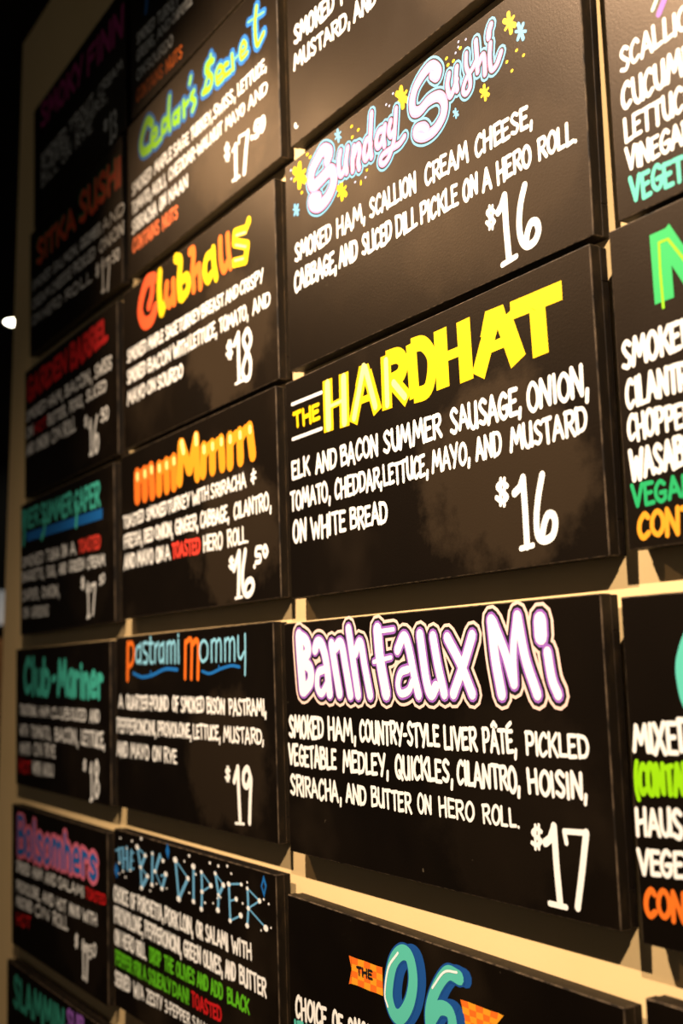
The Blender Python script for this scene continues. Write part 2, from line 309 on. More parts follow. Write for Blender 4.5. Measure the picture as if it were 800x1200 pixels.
class Ink:
    """collects flat brush strokes (board millimetres) and links them as one mesh"""
    def __init__(self): self.v = []; self.f = []; self.mi = []; self.mats = []; self.n = 0
    def mat(self, col):
        if col not in self.mats: self.mats.append(col)
        return self.mats.index(col)
    def lift(self, z): self.n += 1; return z * 0.25 + (self.n % 48) * 0.004
    def ngon(self, pts, col, z):
        a = sum(p[0] * q[1] - q[0] * p[1] for p, q in zip(pts, pts[1:] + pts[:1]))
        if a < 0: pts = pts[::-1]
        y = self.lift(z); i0 = len(self.v)
        self.v += [(x, -y, v) for x, v in pts]; self.f.append(tuple(range(i0, i0 + len(pts)))); self.mi.append(self.mat(col))
    def disc(self, x, y, rx, ry, col, z, n=12):
        self.ngon([(x + rx * math.cos(2 * math.pi * k / n), y + ry * math.sin(2 * math.pi * k / n)) for k in range(n)], col, z)
    def brush(self, pts, w, col, z, flat=False):
        if flat: self.ribbon([tuple(p) for p in pts], w, col, z, True); return
        # split at hard corners so that every piece is a clean ribbon with round ends
        P = [pts[0]]
        for p in pts[1:]:
            if math.hypot(p[0] - P[-1][0], p[1] - P[-1][1]) > 0.05: P.append(p)
        if len(P) == 1: self.disc(P[0][0], P[0][1], w / 2, w / 2, col, z); return
        run = [P[0]]
        for i in range(1, len(P)):
            run.append(P[i])
            if i < len(P) - 1:
                a = (P[i][0] - P[i - 1][0], P[i][1] - P[i - 1][1]); b = (P[i + 1][0] - P[i][0], P[i + 1][1] - P[i][1])
                c = (a[0] * b[0] + a[1] * b[1]) / (math.hypot(*a) * math.hypot(*b))
                if c < 0.55: self.ribbon(run, w, col, z); run = [P[i]]
        if len(run) > 1: self.ribbon(run, w, col, z)
    def ribbon(self, P, w, col, z, flat=False):
        y = self.lift(z); h = w / 2; mi = self.mat(col); n = len(P)
        L, R, D = [], [], []
        for i in range(n):
            a = P[max(i - 1, 0)]; b = P[min(i + 1, n - 1)]
            if P[0] == P[-1] and n > 4 and i in (0, n - 1): a, b = P[-2], P[1]
            d = (b[0] - a[0], b[1] - a[1]); m = math.hypot(*d) or 1; d = (d[0] / m, d[1] / m); D.append(d)
            L.append((P[i][0] - d[1] * h, P[i][1] + d[0] * h)); R.append((P[i][0] + d[1] * h, P[i][1] - d[0] * h))
        i0 = len(self.v)
        closed = n > 4 and P[0] == P[-1]
        for i, (a, b) in enumerate(zip(L, R)):
            yy = y + 0.02 * i / n
            self.v += [(a[0], -yy, a[1]), (b[0], -yy, b[1])]
        y1 = y + 0.02 * (n - 1) / n
        for i in range(n - 1):
            q = i0 + 2 * i
            self.f.append((q + 1, q + 3, q + 2, q)); self.mi.append(mi)
        if flat or closed: return
        for (c, d, sgn, ia, ib) in ((P[0], D[0], -1, i0, i0 + 1), (P[-1], D[-1], 1, i0 + 2 * n - 2, i0 + 2 * n - 1)):
            j0 = len(self.v); K = 5
            for k in range(1, K):
                t = math.pi * k / K      # from the left side round the tip to the right side
                ct, st = math.cos(t), math.sin(t) * sgn
                self.v.append((c[0] + h * (-d[1] * ct + d[0] * st), -(y1 if sgn > 0 else y), c[1] + h * (d[0] * ct + d[1] * st)))
            ring = [ia] + list(range(j0, j0 + K - 1)) + [ib]
            if sgn > 0: ring = ring[::-1]
            self.f.append(tuple(ring)); self.mi.append(mi)
    def build(self, name, parent):
        me = bpy.data.meshes.new(name)
        me.from_pydata([(x / 1000, y / 1000, z / 1000) for x, y, z in self.v], [], self.f)
        me.polygons.foreach_set('material_index', self.mi); me.update()
        return link(name, me, [paint(c) for c in self.mats], parent)

def letter_word(ink, word, q, col, wt, z, rnd, jitter=1.0):
    u0, v0, t0, u1, v1, t1 = q
    rnd = random.Random(word + str(u0 // 40))
    gap = 0.22
    tot = sum(G[c][0] + gap for c in word) - gap
    capw = wt * ((t0 - v0) + (t1 - v1)) / 2
    span = (u1 - u0); lw = min(wt, 0.2) * ((t0 - v0) + (t1 - v1)) / 2; inset = min(lw / 2, abs(span) * 0.2)
    x = 0.0
    for c in word:
        w, strokes = G[c]
        jx = rnd.uniform(-.05, .05) * jitter; jy = rnd.uniform(-.045, .045) * jitter; js = rnd.uniform(.95, 1.06)
        sh = rnd.uniform(-.06, .06) * jitter; rot = rnd.uniform(-.04, .04) * jitter
        for kind, pts in strokes:
            if kind: pts = catmull(list(pts), 6)
            P = []
            for gx, gy in pts:
                a = (x + jx + w * gx + sh * (gy - .5)) / tot
                u = u0 + inset + (span - 2 * inset) * a
                f = (u - u0) / (u1 - u0)
                b = v0 + (v1 - v0) * f; t = t0 + (t1 - t0) * f
                yy = .5 + (gy - .5) * js + jy + rot * (gx - .5)
                hb = lw * .45
                P.append((u, b + hb + (t - b - 2 * hb) * yy))
            ink.brush(P, capw * rnd.uniform(.92, 1.06), col, z)
        x += w + gap

# ------------------------------------------------------------------ painted boards
BW, BH, BT = 0.8105, 0.4, 0.0306
T1 = BT * 0.58
BOARDS = {
 'A-1': dict(o=(-1.702, 0.0053, 3.0327), u=(1, 0, -0.00018), v=(0.00018, -0.02852, 0.99959), paint=[
  ('L','title_lettering','magenta_dark',0.22,[('SMOKY',75,304,385,483,277,366),('FINN',512,275,365,809,256,352)]),
  ('L','description_lettering','cream',0.17,[('SMOKED',75,177,218,328,175,213),('TROUT,',352,175,213,582,173,209),('CREAM',603,173,209,794,172,205)]),
  ('L','description_lettering','cream',0.17,[('CHEESE,',75,141,174,375,137,171),('CAPERS,',406,137,170,677,134,168)]),
  ('L','description_lettering','cream',0.17,[('DILL',75,107,138,247,103,136),('ON',280,103,136,375,101,134),('RYE',406,100,134,553,97,132)]),
  ('L','price_lettering','cream',0.11,[('13',688,6,94,746,-7,79)]),
  ('L','price_lettering','cream',0.2,[('$',642,55,92,679,47,84)]),
 ]),
 'A0': dict(o=(-1.7026, 0.0053, 2.6118), u=(1, 0, -0.00161), v=(0.00161, -0.02852, 0.99959), paint=[
  ('L','title_lettering','red_orange',0.22,[('SITKA',71,269,355,447,266,345)]),
  ('L','title_lettering','red_orange',0.22,[('SUSHI',476,262,360,812,263,349)]),
  ('L','title_shadow','green_dark',0.24,[('SITKA',58,274,361,436,271,350)]),
  ('L','title_shadow','green_dark',0.24,[('SUSHI',465,272,366,803,273,353)]),
  ('L','description_lettering','cream',0.17,[('SMOKED',26,205,238,218,198,232),('SALMON,',235,197,232,468,189,225),('CUCUMBER',483,189,225,651,183,220),('AND',664,183,219,829,177,214)]),
  ('L','description_lettering','cream',0.17,[('CREAM',27,143,179,201,140,176),('CHEESE',218,139,176,408,135,172),('PICKLED',423,135,172,609,131,168),('ONION',637,131,168,822,127,164)]),
  ('L','description_lettering','cream',0.17,[('ON',27,91,124,116,88,122),('HERO',133,87,121,315,81,116),('ROLL',347,80,115,581,72,109)]),
  ('L','price_lettering','cream',0.11,[('17',651,16,110,723,8,101)]),
  ('L','price_lettering','cream',0.18,[('50',734,75,110,790,66,101)]),
  ('L','price_lettering','cream',0.2,[('$',605,74,113,639,71,109)]),
 ]),
 'A1': dict(o=(-1.7095, 0.0053, 2.1619), u=(1, 0, 0.00204), v=(-0.00203, -0.02852, 0.99959), paint=[
  ('L','title_lettering','scarlet',0.24,[('GARDEN',25,295,374,415,305,374)]),
  ('L','title_lettering','scarlet',0.24,[('BARREL',437,297,378,746,311,378)]),
  ('L','description_lettering','cream',0.17,[('SMOKED',16,236,272,216,234,272),('HAM,',233,234,272,376,233,272),('BACON,',391,233,272,621,231,271),('SWISS',641,231,271,770,230,271)]),
  ('L','description_lettering','cream',0.17,[('ON',16,182,217,88,181,217),('BUTTER,',233,181,216,406,181,216),('PICKLE,',429,181,216,551,181,215),('SLICED',572,181,215,731,181,215)]),
  ('L','note_lettering','scarlet',0.2,[('HOT',97,181,217,225,181,216)]),
  ('L','description_lettering','cream',0.17,[('AND',17,127,165,97,126,165),('ONION',115,126,165,241,124,165),('ON',265,123,165,360,122,165),('ROLL',375,121,165,487,120,165)]),
  ('L','price_lettering','cream',0.11,[('16',590,31,138,674,31,136)]),
  ('L','price_lettering','cream',0.18,[('50',681,105,146,745,101,142)]),
  ('L','price_lettering','cream',0.2,[('$',554,113,148,585,114,149)]),
 ]),
 'A2': dict(o=(-1.7089, 0.0053, 1.7385), u=(0.99999, 0, 0.00466), v=(-0.00466, -0.02852, 0.99958), paint=[
  ('L','title_lettering','teal',0.17,[('PIER',11,320,382,190,315,379),('SUMMER',207,314,379,492,306,374),('CAPER',506,306,373,715,300,370)]),
  ('S',[(21.6,1,[42,358,42,316,33,278]),(19.6,1,[248,332,239,293,215,274]),(18.3,1,[528,334,528,302,524,274])],[('title_lettering',None,'teal',0,3)]),
  ('P','title_underline',None,'blue',1,[[60,308,727,295,727,268,65,280]]),
  ('L','description_lettering','cream',0.17,[('SMOKED',16,204,238,231,200,236),('TUNA',255,200,236,380,198,235),('ON',395,198,235,447,197,234),('A',469,196,234,519,195,234)]),
  ('L','note_lettering','vermilion',0.2,[('TOASTED',540,195,234,713,192,232)]),
  ('L','description_lettering','cream',0.17,[('BAGUETTE,',16,160,193,239,155,189),('EGG,',263,155,188,349,153,186),('AND',372,153,186,439,151,185),('GREEN',461,151,184,587,149,182),('CREAM',608,148,181,743,146,179)]),
  ('L','description_lettering','cream',0.17,[('CAPER,',16,102,136,189,97,132),('ONION,',214,97,132,379,93,128)]),
  ('L','description_lettering','cream',0.17,[('ON',25,49,80,87,48,80),('GREENS',113,47,79,279,43,77)]),
  ('L','price_lettering','cream',0.11,[('17',599,23,117,677,25,117)]),
  ('L','price_lettering','cream',0.18,[('50',698,97,125,742,102,130)]),
  ('L','price_lettering','cream',0.2,[('$',556,94,130,590,98,134)]),
 ]),
 'A3': dict(o=(-1.7102, 0.0053, 1.2952), u=(1, 0, 0.00309), v=(-0.00309, -0.02852, 0.99959), paint=[
  ('L','title_lettering','teal',0.19,[('Club',82,265,381,344,260,370),('-',352,260,369,389,259,368),('Mariner',397,259,367,767,252,351)]),
  ('L','description_lettering','cream',0.17,[('TRADITIONAL',38,204,237,217,202,235),('HAM',233,202,235,328,201,234),('CLUB',344,201,234,505,199,232),('SLICED',512,199,232,634,197,231),('AND',660,197,231,735,196,230)]),
  ('L','description_lettering','cream',0.17,[('WITH',38,144,179,125,143,179),('TOMATO,',151,142,179,343,140,179),('BACON,',374,140,179,573,137,179),('LETTUCE,',593,137,179,771,135,178)]),
  ('L','description_lettering','cream',0.17,[('MAYO',39,88,126,151,90,128),('ON',176,90,128,265,91,130),('RYE',289,92,130,381,93,132)]),
  ('L','description_lettering','cream',0.17,[('WITH',168,37,77,249,39,77),('AIOLI',265,39,78,366,42,78)]),
  ('L','note_lettering','scarlet',0.2,[('HOT',30,33,76,151,36,77)]),
  ('L','price_lettering','cream',0.11,[('18',656,2,102,732,10,107)]),
  ('L','price_lettering','cream',0.2,[('$',605,70,100,635,78,108)]),
 ]),
 'A4': dict(o=(-1.7029, 0.0053, 0.8382), u=(1, 0, 0.00042), v=(-0.00042, -0.02852, 0.99959), paint=[
  ('L','title_outline','rose',0.4,[('Bolsomhers',53,262,378,746,276,366)]),
  ('L','title_lettering','blue',0.15,[('Bolsomhers',53,262,378,746,276,366)]),
  ('L','description_lettering','cream',0.17,[('SMOKED',45,208,244,181,212,246),('HAM',206,212,247,301,215,248),('AND',324,215,248,421,218,250),('SALAMI',435,218,250,645,224,253)]),
  ('L','note_lettering','scarlet',0.2,[('TOASTED',655,224,253,798,228,255)]),
  ('L','description_lettering','cream',0.17,[('PROVOLONE,',46,155,189,278,159,193),('AND',301,160,193,399,162,195),('HOT',420,162,195,505,164,197),('MAYO',526,164,197,613,166,198),('WITH',632,166,199,738,169,201)]),
  ('L','description_lettering','cream',0.17,[('MUSTARD',46,111,144,206,115,148),('ON',230,115,149,362,118,153),('ROLL',391,118,153,519,121,157)]),
  ('L','note_lettering','scarlet',0.2,[('HOT',47,59,97,190,71,106)]),
  ('L','price_lettering','cream',0.11,[('17',624,23,122,674,27,124)]),
  ('L','price_lettering','cream',0.18,[('50',675,81,115,731,100,133)]),
  ('L','price_lettering','cream',0.2,[('$',569,86,121,599,97,132)]),
 ]),
 'A5': dict(o=(-1.7037, 0.0053, 0.3939), u=(1, 0, -0.00027), v=(0.00027, -0.02852, 0.99959), paint=[
  ('L','title_lettering','teal_dark',0.22,[('SLAMMIN',69,281,373,529,302,380)]),
  ('L','title_lettering','purple',0.24,[('SUB',543,333,389,685,340,394)]),
 ]),
 'B0': dict(o=(-0.8483, 0.0053, 2.6084), u=(1, 0, -0.00096), v=(0.00096, -0.02852, 0.99959), paint=[
  ('L','description_lettering','cream',0.17,[('SMOKED',26,205,241,159,205,239),('MAPLE',174,205,239,285,204,238),('SAGE',290,204,238,383,203,236),('TURKEY,',390,203,236,507,202,235),('SWISS,',511,202,234,621,202,233),('LETTUCE,',629,202,233,762,201,231)]),
  ('L','description_lettering','cream',0.17,[('TOMATO,',25,156,191,153,155,189),('AIOLI,',158,155,189,248,155,188),('CHEDDAR-WALNUT',262,155,188,556,153,184),('MAYO',569,153,183,664,152,182),('AND',678,152,182,765,151,180)]),
  ('L','description_lettering','cream',0.17,[('SRIRACHA',24,105,142,189,103,140),('ON',203,103,140,246,103,139),('NAAN',260,103,139,373,102,137)]),
  ('L','note_lettering','tangerine',0.18,[('CONTAINS',28,54,94,203,51,88),('NUTS',219,51,88,315,50,84)]),
  ('S',[(14.3,0,[617,102,616,67,616,31]),(6.7,0,[617,102,600,96]),(6.6,0,[599,31,632,29]),(6.6,0,[632,101,634,114,674,108]),(13.8,0,[674,108,663,70,654,28])],[('price_lettering',None,'cream',0,1)]),
  ('S',[(6.9,1,[586,109,577,118,567,116,576,104,585,93,576,90,565,100]),(5.5,0,[574,125,572,86]),(5.5,0,[581,122,580,83])],[('price_lettering',None,'cream',0,1)]),
  ('S',[(10.5,0,[690,90,691,88]),(10.4,1,[726,111,710,113,706,100,720,96,718,84,703,85]),(10.2,1,[740,111,730,103,734,85,745,91,746,105,740,111])],[('price_lettering',None,'cream',0,1)]),
  ('S',[(31,1,[165,343,137,363,108,346,92,318,108,293,153,286]),(23.5,1,[161,303,192,303,190,319,167,321,161,300,182,281,221,283]),(22.6,1,[261,315,233,319,227,296,249,292,265,306]),(23.3,1,[274,363,268,325,274,282]),(21.7,1,[322,308,297,307,297,288,314,285,327,299]),(21.4,1,[331,310,326,279]),(22,1,[355,316,357,280]),(20.9,1,[357,301,380,305]),(20.6,0,[397,356,391,344]),(21.3,1,[413,315,396,308,419,288,404,273]),(23.7,1,[515,340,488,345,480,332,508,303,497,286,462,289]),(17.6,0,[505,358,493,326,470,294]),(19.4,1,[531,289,562,293,550,311,531,304,535,278,565,276]),(19.7,1,[589,298,571,301,571,280,600,275]),(19.3,0,[609,308,613,274]),(8.6,0,[614,292,638,293]),(17.9,1,[647,291,674,294,664,311,650,302,652,279,680,279]),(20,1,[725,356,717,318,724,274,753,285]),(9.1,0,[686,342,757,329])],[('title_outline','title_lettering','blue',11,1),('title_lettering',None,'lime',-7.5,2)]),
 ]),
 'B1': dict(o=(-0.8556, 0.0053, 2.1656), u=(1, 0, -0.00101), v=(0.00101, -0.02852, 0.99959), paint=[
  ('L','description_lettering','cream',0.17,[('SMOKED',23,215,250,153,214,248),('MAPLE',161,214,247,257,212,245),('SAGE',266,212,245,341,211,244),('TURKEY',344,211,244,462,210,241),('BREAST',466,210,241,580,208,239),('AND',585,208,239,649,208,237),('CRISPY',653,207,237,759,206,235)]),
  ('L','description_lettering','cream',0.17,[('SMOKED',22,161,199,146,159,196),('BACON',157,159,196,299,157,193),('WITH',308,157,193,398,155,191),('LETTUCE,',404,155,191,544,153,188),('TOMATO,',553,153,187,691,151,184),('AND',706,151,184,784,150,182)]),
  ('L','description_lettering','cream',0.17,[('MAYO',21,108,146,142,107,143),('ON',152,107,143,207,106,141),('SOURDO',215,106,141,366,104,137)]),
  ('S',[(13.1,0,[643,132,642,83,642,34]),(13.2,0,[643,132,624,114]),(6,0,[626,31,661,31]),(12.7,1,[698,105,684,129,665,114,677,91,694,62,688,33,667,33,659,54,679,82,698,105])],[('price_lettering',None,'cream',0,1)]),
  ('S',[(8.3,1,[613,114,602,121,590,118,601,108,612,99,601,95,588,103]),(6.6,0,[598,128,597,91]),(6.6,0,[607,126,606,89])],[('price_lettering',None,'cream',0,1)]),
  ('S',[(32.2,1,[203,382,159,387,127,360,113,324,138,290,182,286,210,307]),(26.5,1,[194,384,189,347,170,323])],[('title_lettering',None,'red_orange',0,1)]),
  ('S',[(28.1,1,[239,384,234,338,245,289,260,298]),(26.3,1,[333,390,358,375,350,332,355,292]),(23.3,1,[367,329,395,327,399,299,366,286]),(21.5,1,[527,340,497,337,487,309,502,287,520,294]),(21,1,[532,347,535,311,544,280]),(21.1,0,[700,351,686,338,637,347,634,327,692,303,682,275,628,286])],[('title_lettering',None,'yellow',0,1)]),
  ('S',[(24.8,1,[279,344,274,313,292,293,313,306]),(24.3,1,[316,340,321,290]),(22.7,1,[412,380,431,374,424,328,429,288]),(22.2,1,[434,323,458,332,463,312,464,284]),(20.4,1,[567,357,569,309,583,285,600,295]),(20,1,[603,353,606,315,614,283])],[('title_lettering',None,'orange',0,1)]),
  ('S',[(5.4,0,[686,332,643,340]),(5.4,0,[639,321,685,302]),(5.4,0,[673,281,634,289])],[('title_highlight','title_lettering','pale_yellow',0,2)]),
 ]),
 'B2': dict(o=(-0.8474, 0.0053, 1.747), u=(1, 0, 0.00199), v=(-0.00199, -0.02852, 0.99959), paint=[
  ('L','description_lettering','cream',0.17,[('TOASTED',11,218,250,147,220,252),('SMOKED',161,220,252,283,221,253),('TURKEY',287,221,253,411,222,254),('WITH',420,222,255,507,223,255),('SRIRACHA',514,223,255,680,225,257),('&',696,225,257,725,225,258)]),
  ('L','description_lettering','cream',0.17,[('FRESH,',13,169,205,135,169,204),('RED',144,169,204,203,169,204),('ONION,',213,169,204,317,168,204),('GINGER,',326,168,204,453,168,204),('CABBAGE,',460,168,204,601,168,203),('CILANTRO,',620,168,203,783,167,203)]),
  ('L','description_lettering','cream',0.17,[('AND',12,118,156,90,118,156),('MAYO',99,118,156,201,117,155),('ON',215,117,155,261,117,154),('A',266,117,154,299,117,154),('HERO',473,116,152,569,115,152),('ROLL.',588,115,151,685,114,151)]),
  ('L','note_lettering','vermilion',0.18,[('TOASTED',307,117,154,460,116,153)]),
  ('S',[(13.6,0,[643,100,639,58,635,17]),(13.7,0,[642,101,617,68]),(6,0,[621,11,651,12]),(13.2,1,[669,101,655,60,656,28,671,14,691,19,700,32,691,42,672,38,662,21])],[('price_lettering',None,'cream',0,1)]),
  ('S',[(6.5,1,[616,87,607,91,598,88,607,82,615,76,606,73,596,77]),(5.2,0,[604,95,603,70]),(5.2,0,[611,95,610,69])],[('price_lettering',None,'cream',0,1)]),
  ('S',[(9.3,0,[706,67,707,66]),(9.2,1,[737,101,718,101,714,88,731,86,731,75,713,74]),(9,1,[753,102,744,93,752,82,761,91,753,102])],[('price_lettering',None,'cream',0,1)]),
  ('S',[(38.2,0,[106,338,106,284]),(37.2,0,[152,337,153,283]),(36.2,0,[193,340,199,281]),(30.2,1,[105,320,133,334,152,333]),(29.4,1,[151,320,176,337,193,337])],[('title_lettering',None,'orange',0,1)]),
  ('S',[(15.3,0,[108,338,109,330]),(14.9,0,[155,338,156,330]),(14.5,0,[196,341,197,333])],[('title_highlight','title_lettering','pale_yellow',0,2)]),
  ('S',[(35.2,0,[241,336,240,283]),(34.2,0,[283,337,285,282]),(33.3,0,[325,339,325,282]),(27.7,1,[240,319,265,334,283,333]),(27,1,[283,320,307,336,324,335])],[('title_lettering',None,'tangerine_light',0,1)]),
  ('S',[(14,0,[243,337,244,329]),(13.7,0,[285,337,286,329]),(13.3,0,[327,340,328,332])],[('title_highlight','title_lettering','pale_yellow',0,2)]),
  ('S',[(32.5,0,[366,365,357,287]),(31.9,0,[372,364,408,305]),(31.1,0,[447,366,414,304]),(30.7,0,[447,366,450,283])],[('title_lettering',None,'golden',0,1)]),
  ('S',[(16.1,0,[372,369,380,348]),(15.4,0,[447,371,449,355])],[('title_highlight','title_lettering','pale_yellow',0,2)]),
  ('S',[(32.5,0,[485,337,480,286]),(31.5,0,[527,336,527,286]),(30.5,0,[570,338,574,285]),(25.6,1,[484,321,509,334,527,333]),(24.8,1,[527,321,552,336,570,335])],[('title_lettering',None,'golden',0,1)]),
  ('S',[(13,0,[487,338,488,330]),(12.6,0,[529,337,530,330]),(12.2,0,[572,339,572,332])],[('title_highlight','title_lettering','pale_yellow',0,2)]),
  ('S',[(31.2,0,[611,336,610,283]),(30.2,0,[656,337,657,284]),(29.1,0,[699,340,710,285]),(24.6,1,[610,322,636,335,656,333]),(23.8,1,[655,322,680,338,699,336])],[('title_lettering',None,'golden',0,1)]),
  ('S',[(12.5,0,[613,337,613,330]),(12.1,0,[658,337,658,330]),(11.7,0,[701,340,702,333])],[('title_highlight','title_lettering','pale_yellow',0,2)]),
 ]),
 'B3': dict(o=(-0.8569, 0.0053, 1.3028), u=(0.99999, 0, 0.00333), v=(-0.00333, -0.02852, 0.99959), paint=[
  ('L','description_lettering','cream',0.17,[('A',13,229,264,45,229,264),('QUARTER-POUND',61,229,264,319,228,262),('OF',338,228,262,375,227,262),('SMOKED',383,227,262,504,227,261),('BISON',513,227,261,601,226,260),('PASTRAMI,',616,226,260,778,226,259)]),
  ('L','description_lettering','cream',0.17,[('PEPPERONCINI,',0,172,209,248,173,207),('PROVOLONE,',255,173,207,438,173,206),('LETTUCE,',444,173,206,578,173,206),('MUSTARD,',589,173,206,766,174,205)]),
  ('L','description_lettering','cream',0.17,[('AND',-1,116,154,72,116,154),('MAYO',88,116,153,203,117,152),('ON',222,117,152,273,117,152),('RYE',287,117,151,359,117,151)]),
  ('S',[(12.9,0,[652,127,654,76,657,26]),(13.1,0,[652,127,635,100]),(5.6,0,[637,21,673,23]),(12.6,1,[706,111,694,128,677,118,676,99,690,94,706,111,701,66,697,28])],[('price_lettering',None,'cream',0,1)]),
  ('S',[(6.3,1,[616,119,607,122,599,117,607,112,615,107,606,102,597,105]),(5,0,[605,126,603,98]),(5,0,[611,126,610,98])],[('price_lettering',None,'cream',0,1)]),
  ('S',[(16.6,0,[79,383,74,300]),(11.5,1,[79,378,103,384,117,365,107,338,80,327]),(11.6,0,[414,376,409,300]),(11.4,1,[413,372,435,381,446,369,441,299]),(12.9,1,[446,367,469,377,479,363,474,299])],[('title_lettering',None,'orange',0,1)]),
  ('S',[(9,1,[155,375,136,371,129,350,139,338,157,344]),(8.9,1,[159,380,158,336]),(8.8,1,[196,381,177,380,178,363,198,353,195,337,175,337]),(8.6,1,[219,392,217,341,230,336]),(8.6,1,[206,379,233,379]),(8.5,1,[246,377,244,336]),(8.4,1,[247,368,265,379]),(8.3,1,[291,376,273,370,269,347,278,336,292,344]),(8.2,1,[295,378,294,335]),(8.1,1,[315,377,313,334]),(8,1,[314,371,329,379,336,370,335,334]),(7.9,1,[336,370,350,379,358,369,357,333]),(7.8,1,[376,380,376,333]),(7.8,1,[376,392,376,390]),(7.1,1,[508,375,490,367,487,346,498,333,521,341,524,364,508,375]),(6.9,1,[544,374,543,332]),(6.8,1,[544,368,557,376,566,367,564,332]),(6.7,1,[566,367,580,376,588,366,587,332]),(6.6,1,[607,375,606,332]),(6.5,1,[607,368,620,376,628,367,626,332]),(6.4,1,[628,367,641,376,649,366,648,332]),(6.3,1,[666,378,665,344,675,335,690,347]),(6.2,1,[696,381,695,339,692,304])],[('title_letters_blue','title_lettering','ice_blue',0,1)]),
  ('S',[(8,1,[112,313,166,304,229,308,301,320,369,318]),(6.3,1,[495,313,533,308,587,317,634,322,669,319]),(6.6,0,[222,307,219,315]),(5.2,0,[577,316,576,322])],[('title_flourish',None,'blue',0,1)]),
 ]),
 'B4': dict(o=(-0.8459, 0.0053, 0.8535), u=(1, 0, 0.00179), v=(-0.00179, -0.02852, 0.99959), paint=[
  ('L','description_lettering','cream',0.17,[('CHOICE',-7,233,271,90,233,270),('OF',100,233,270,137,233,270),('PORCHETTA,',144,233,270,296,233,269),('PORK',300,233,269,375,232,268),('LOIN,',380,232,268,450,232,267),('OR',461,232,267,496,232,267),('SALAMI',506,232,267,612,232,266),('WITH',625,232,266,711,232,265)]),
  ('L','description_lettering','cream',0.17,[('PROVOLONE,',-4,185,224,178,184,222),('PEPPERONCINI,',186,184,222,389,183,219),('GREEN',396,183,219,485,182,218),('OLIVES,',493,182,218,585,181,217),('AND',593,181,217,642,181,217),('BUTTER',653,181,217,765,180,215)]),
  ('L','description_lettering','cream',0.17,[('ON',-4,136,173,35,136,173),('HERO',43,136,173,126,136,172),('ROLL.',134,136,172,197,136,171)]),
  ('L','note_lettering','grass',0.18,[('DROP',211,136,171,279,136,171),('THE',293,136,170,347,136,170),('OLIVES',356,136,170,454,136,169),('AND',461,136,169,517,136,168),('ADD',527,136,168,583,136,168),('BLACK',600,136,167,695,136,166)]),
  ('L','note_lettering','grass',0.18,[('PEPPER',1,90,126,109,91,125),('FOR',117,91,125,165,91,125),('A',173,91,125,195,91,125),('SQUEALY',203,91,125,332,92,124),('DAN!',337,92,124,424,92,124)]),
  ('L','note_lettering','scarlet',0.18,[('TOASTED',432,92,124,576,93,123)]),
  ('L','description_lettering','cream',0.17,[('SERVED',-2,42,80,97,45,80),('W/A',113,45,80,179,47,79),('ZESTY',192,47,79,283,50,79),('3-PEPPER',294,50,79,426,54,78),('SAUCE.',435,54,78,543,57,77)]),
  ('S',[(4.5,0,[9,350,51,361]),(12.8,0,[32,355,37,328]),(12.6,0,[58,359,59,318]),(12.4,0,[83,364,86,319]),(4.4,0,[58,335,85,343]),(12.2,0,[111,360,104,319]),(4.4,0,[110,359,127,358]),(4.4,0,[106,339,124,341]),(4.3,0,[104,319,126,324]),(4.3,0,[148,374,196,361]),(11.7,0,[196,361,167,332]),(4.2,0,[167,332,207,318]),(11.6,0,[207,318,172,288]),(11.7,0,[172,288,167,332]),(11.9,0,[167,332,148,374]),(11.3,0,[237,370,233,303]),(4.1,0,[297,362,279,371]),(11.1,0,[279,371,251,334]),(4.1,0,[251,334,289,303]),(10.8,0,[289,303,311,336]),(4.1,0,[311,336,284,329]),(4,0,[363,372,427,343]),(10.1,0,[427,343,378,295]),(10.3,0,[378,295,363,372]),(9.7,0,[455,370,453,301]),(3.8,0,[494,364,538,344]),(3.8,0,[538,344,495,326]),(9.4,0,[494,364,495,326]),(9.4,0,[495,326,491,292]),(3.7,0,[559,370,595,353]),(8.9,0,[595,353,572,331]),(9,0,[559,370,572,331]),(8.9,0,[572,331,568,302]),(3.6,0,[619,358,673,366]),(8.6,0,[619,358,622,291]),(3.6,0,[622,327,650,335]),(3.6,0,[622,291,668,308]),(3.5,0,[698,361,746,346]),(3.5,0,[746,346,700,326]),(8.1,0,[698,361,700,326]),(8.1,0,[700,326,694,294]),(3.5,0,[700,326,769,302])],[('title_lettering',None,'sky_blue',0,1)]),
  ('D','star_dot#38',None,'cream',3,[(148,374,11.2,5.9)]),
  ('D','star_dot#39',None,'cream',3,[(196,361,8.7,4.7)]),
  ('D','star_dot#40',None,'cream',3,[(167,332,8.8,4.7)]),
  ('D','star_dot#41',None,'cream',3,[(207,318,9.3,5)]),
  ('D','star_dot#42',None,'cream',3,[(172,288,9.5,5.1)]),
  ('D','star_dot#43',None,'cream',3,[(237,370,7,3.8)]),
  ('D','star_dot#44',None,'cream',3,[(233,303,8.8,4.8)]),
  ('D','star_dot#45',None,'cream',3,[(297,362,8.1,4.5)]),
  ('D','star_dot#46',None,'cream',3,[(251,334,8.4,4.6)]),
  ('D','star_dot#47',None,'cream',3,[(289,303,8.8,4.9)]),
  ('D','star_dot#48',None,'cream',3,[(311,336,10,5.6)]),
  ('D','star_dot#49',None,'cream',3,[(363,372,11.6,6.6)]),
  ('D','star_dot#50',None,'cream',3,[(427,343,8.7,5)]),
  ('D','star_dot#51',None,'cream',3,[(378,295,10.8,6.2)]),
  ('D','star_dot#52',None,'cream',3,[(455,370,10.3,6)]),
  ('D','star_dot#53',None,'cream',3,[(453,301,8.5,5)]),
  ('D','star_dot#54',None,'cream',3,[(494,364,6.5,3.9)]),
  ('D','star_dot#55',None,'cream',3,[(538,344,8.6,5.2)]),
  ('D','star_dot#56',None,'cream',3,[(495,326,7.7,4.5)]),
  ('D','star_dot#57',None,'cream',3,[(491,292,8.3,4.9)]),
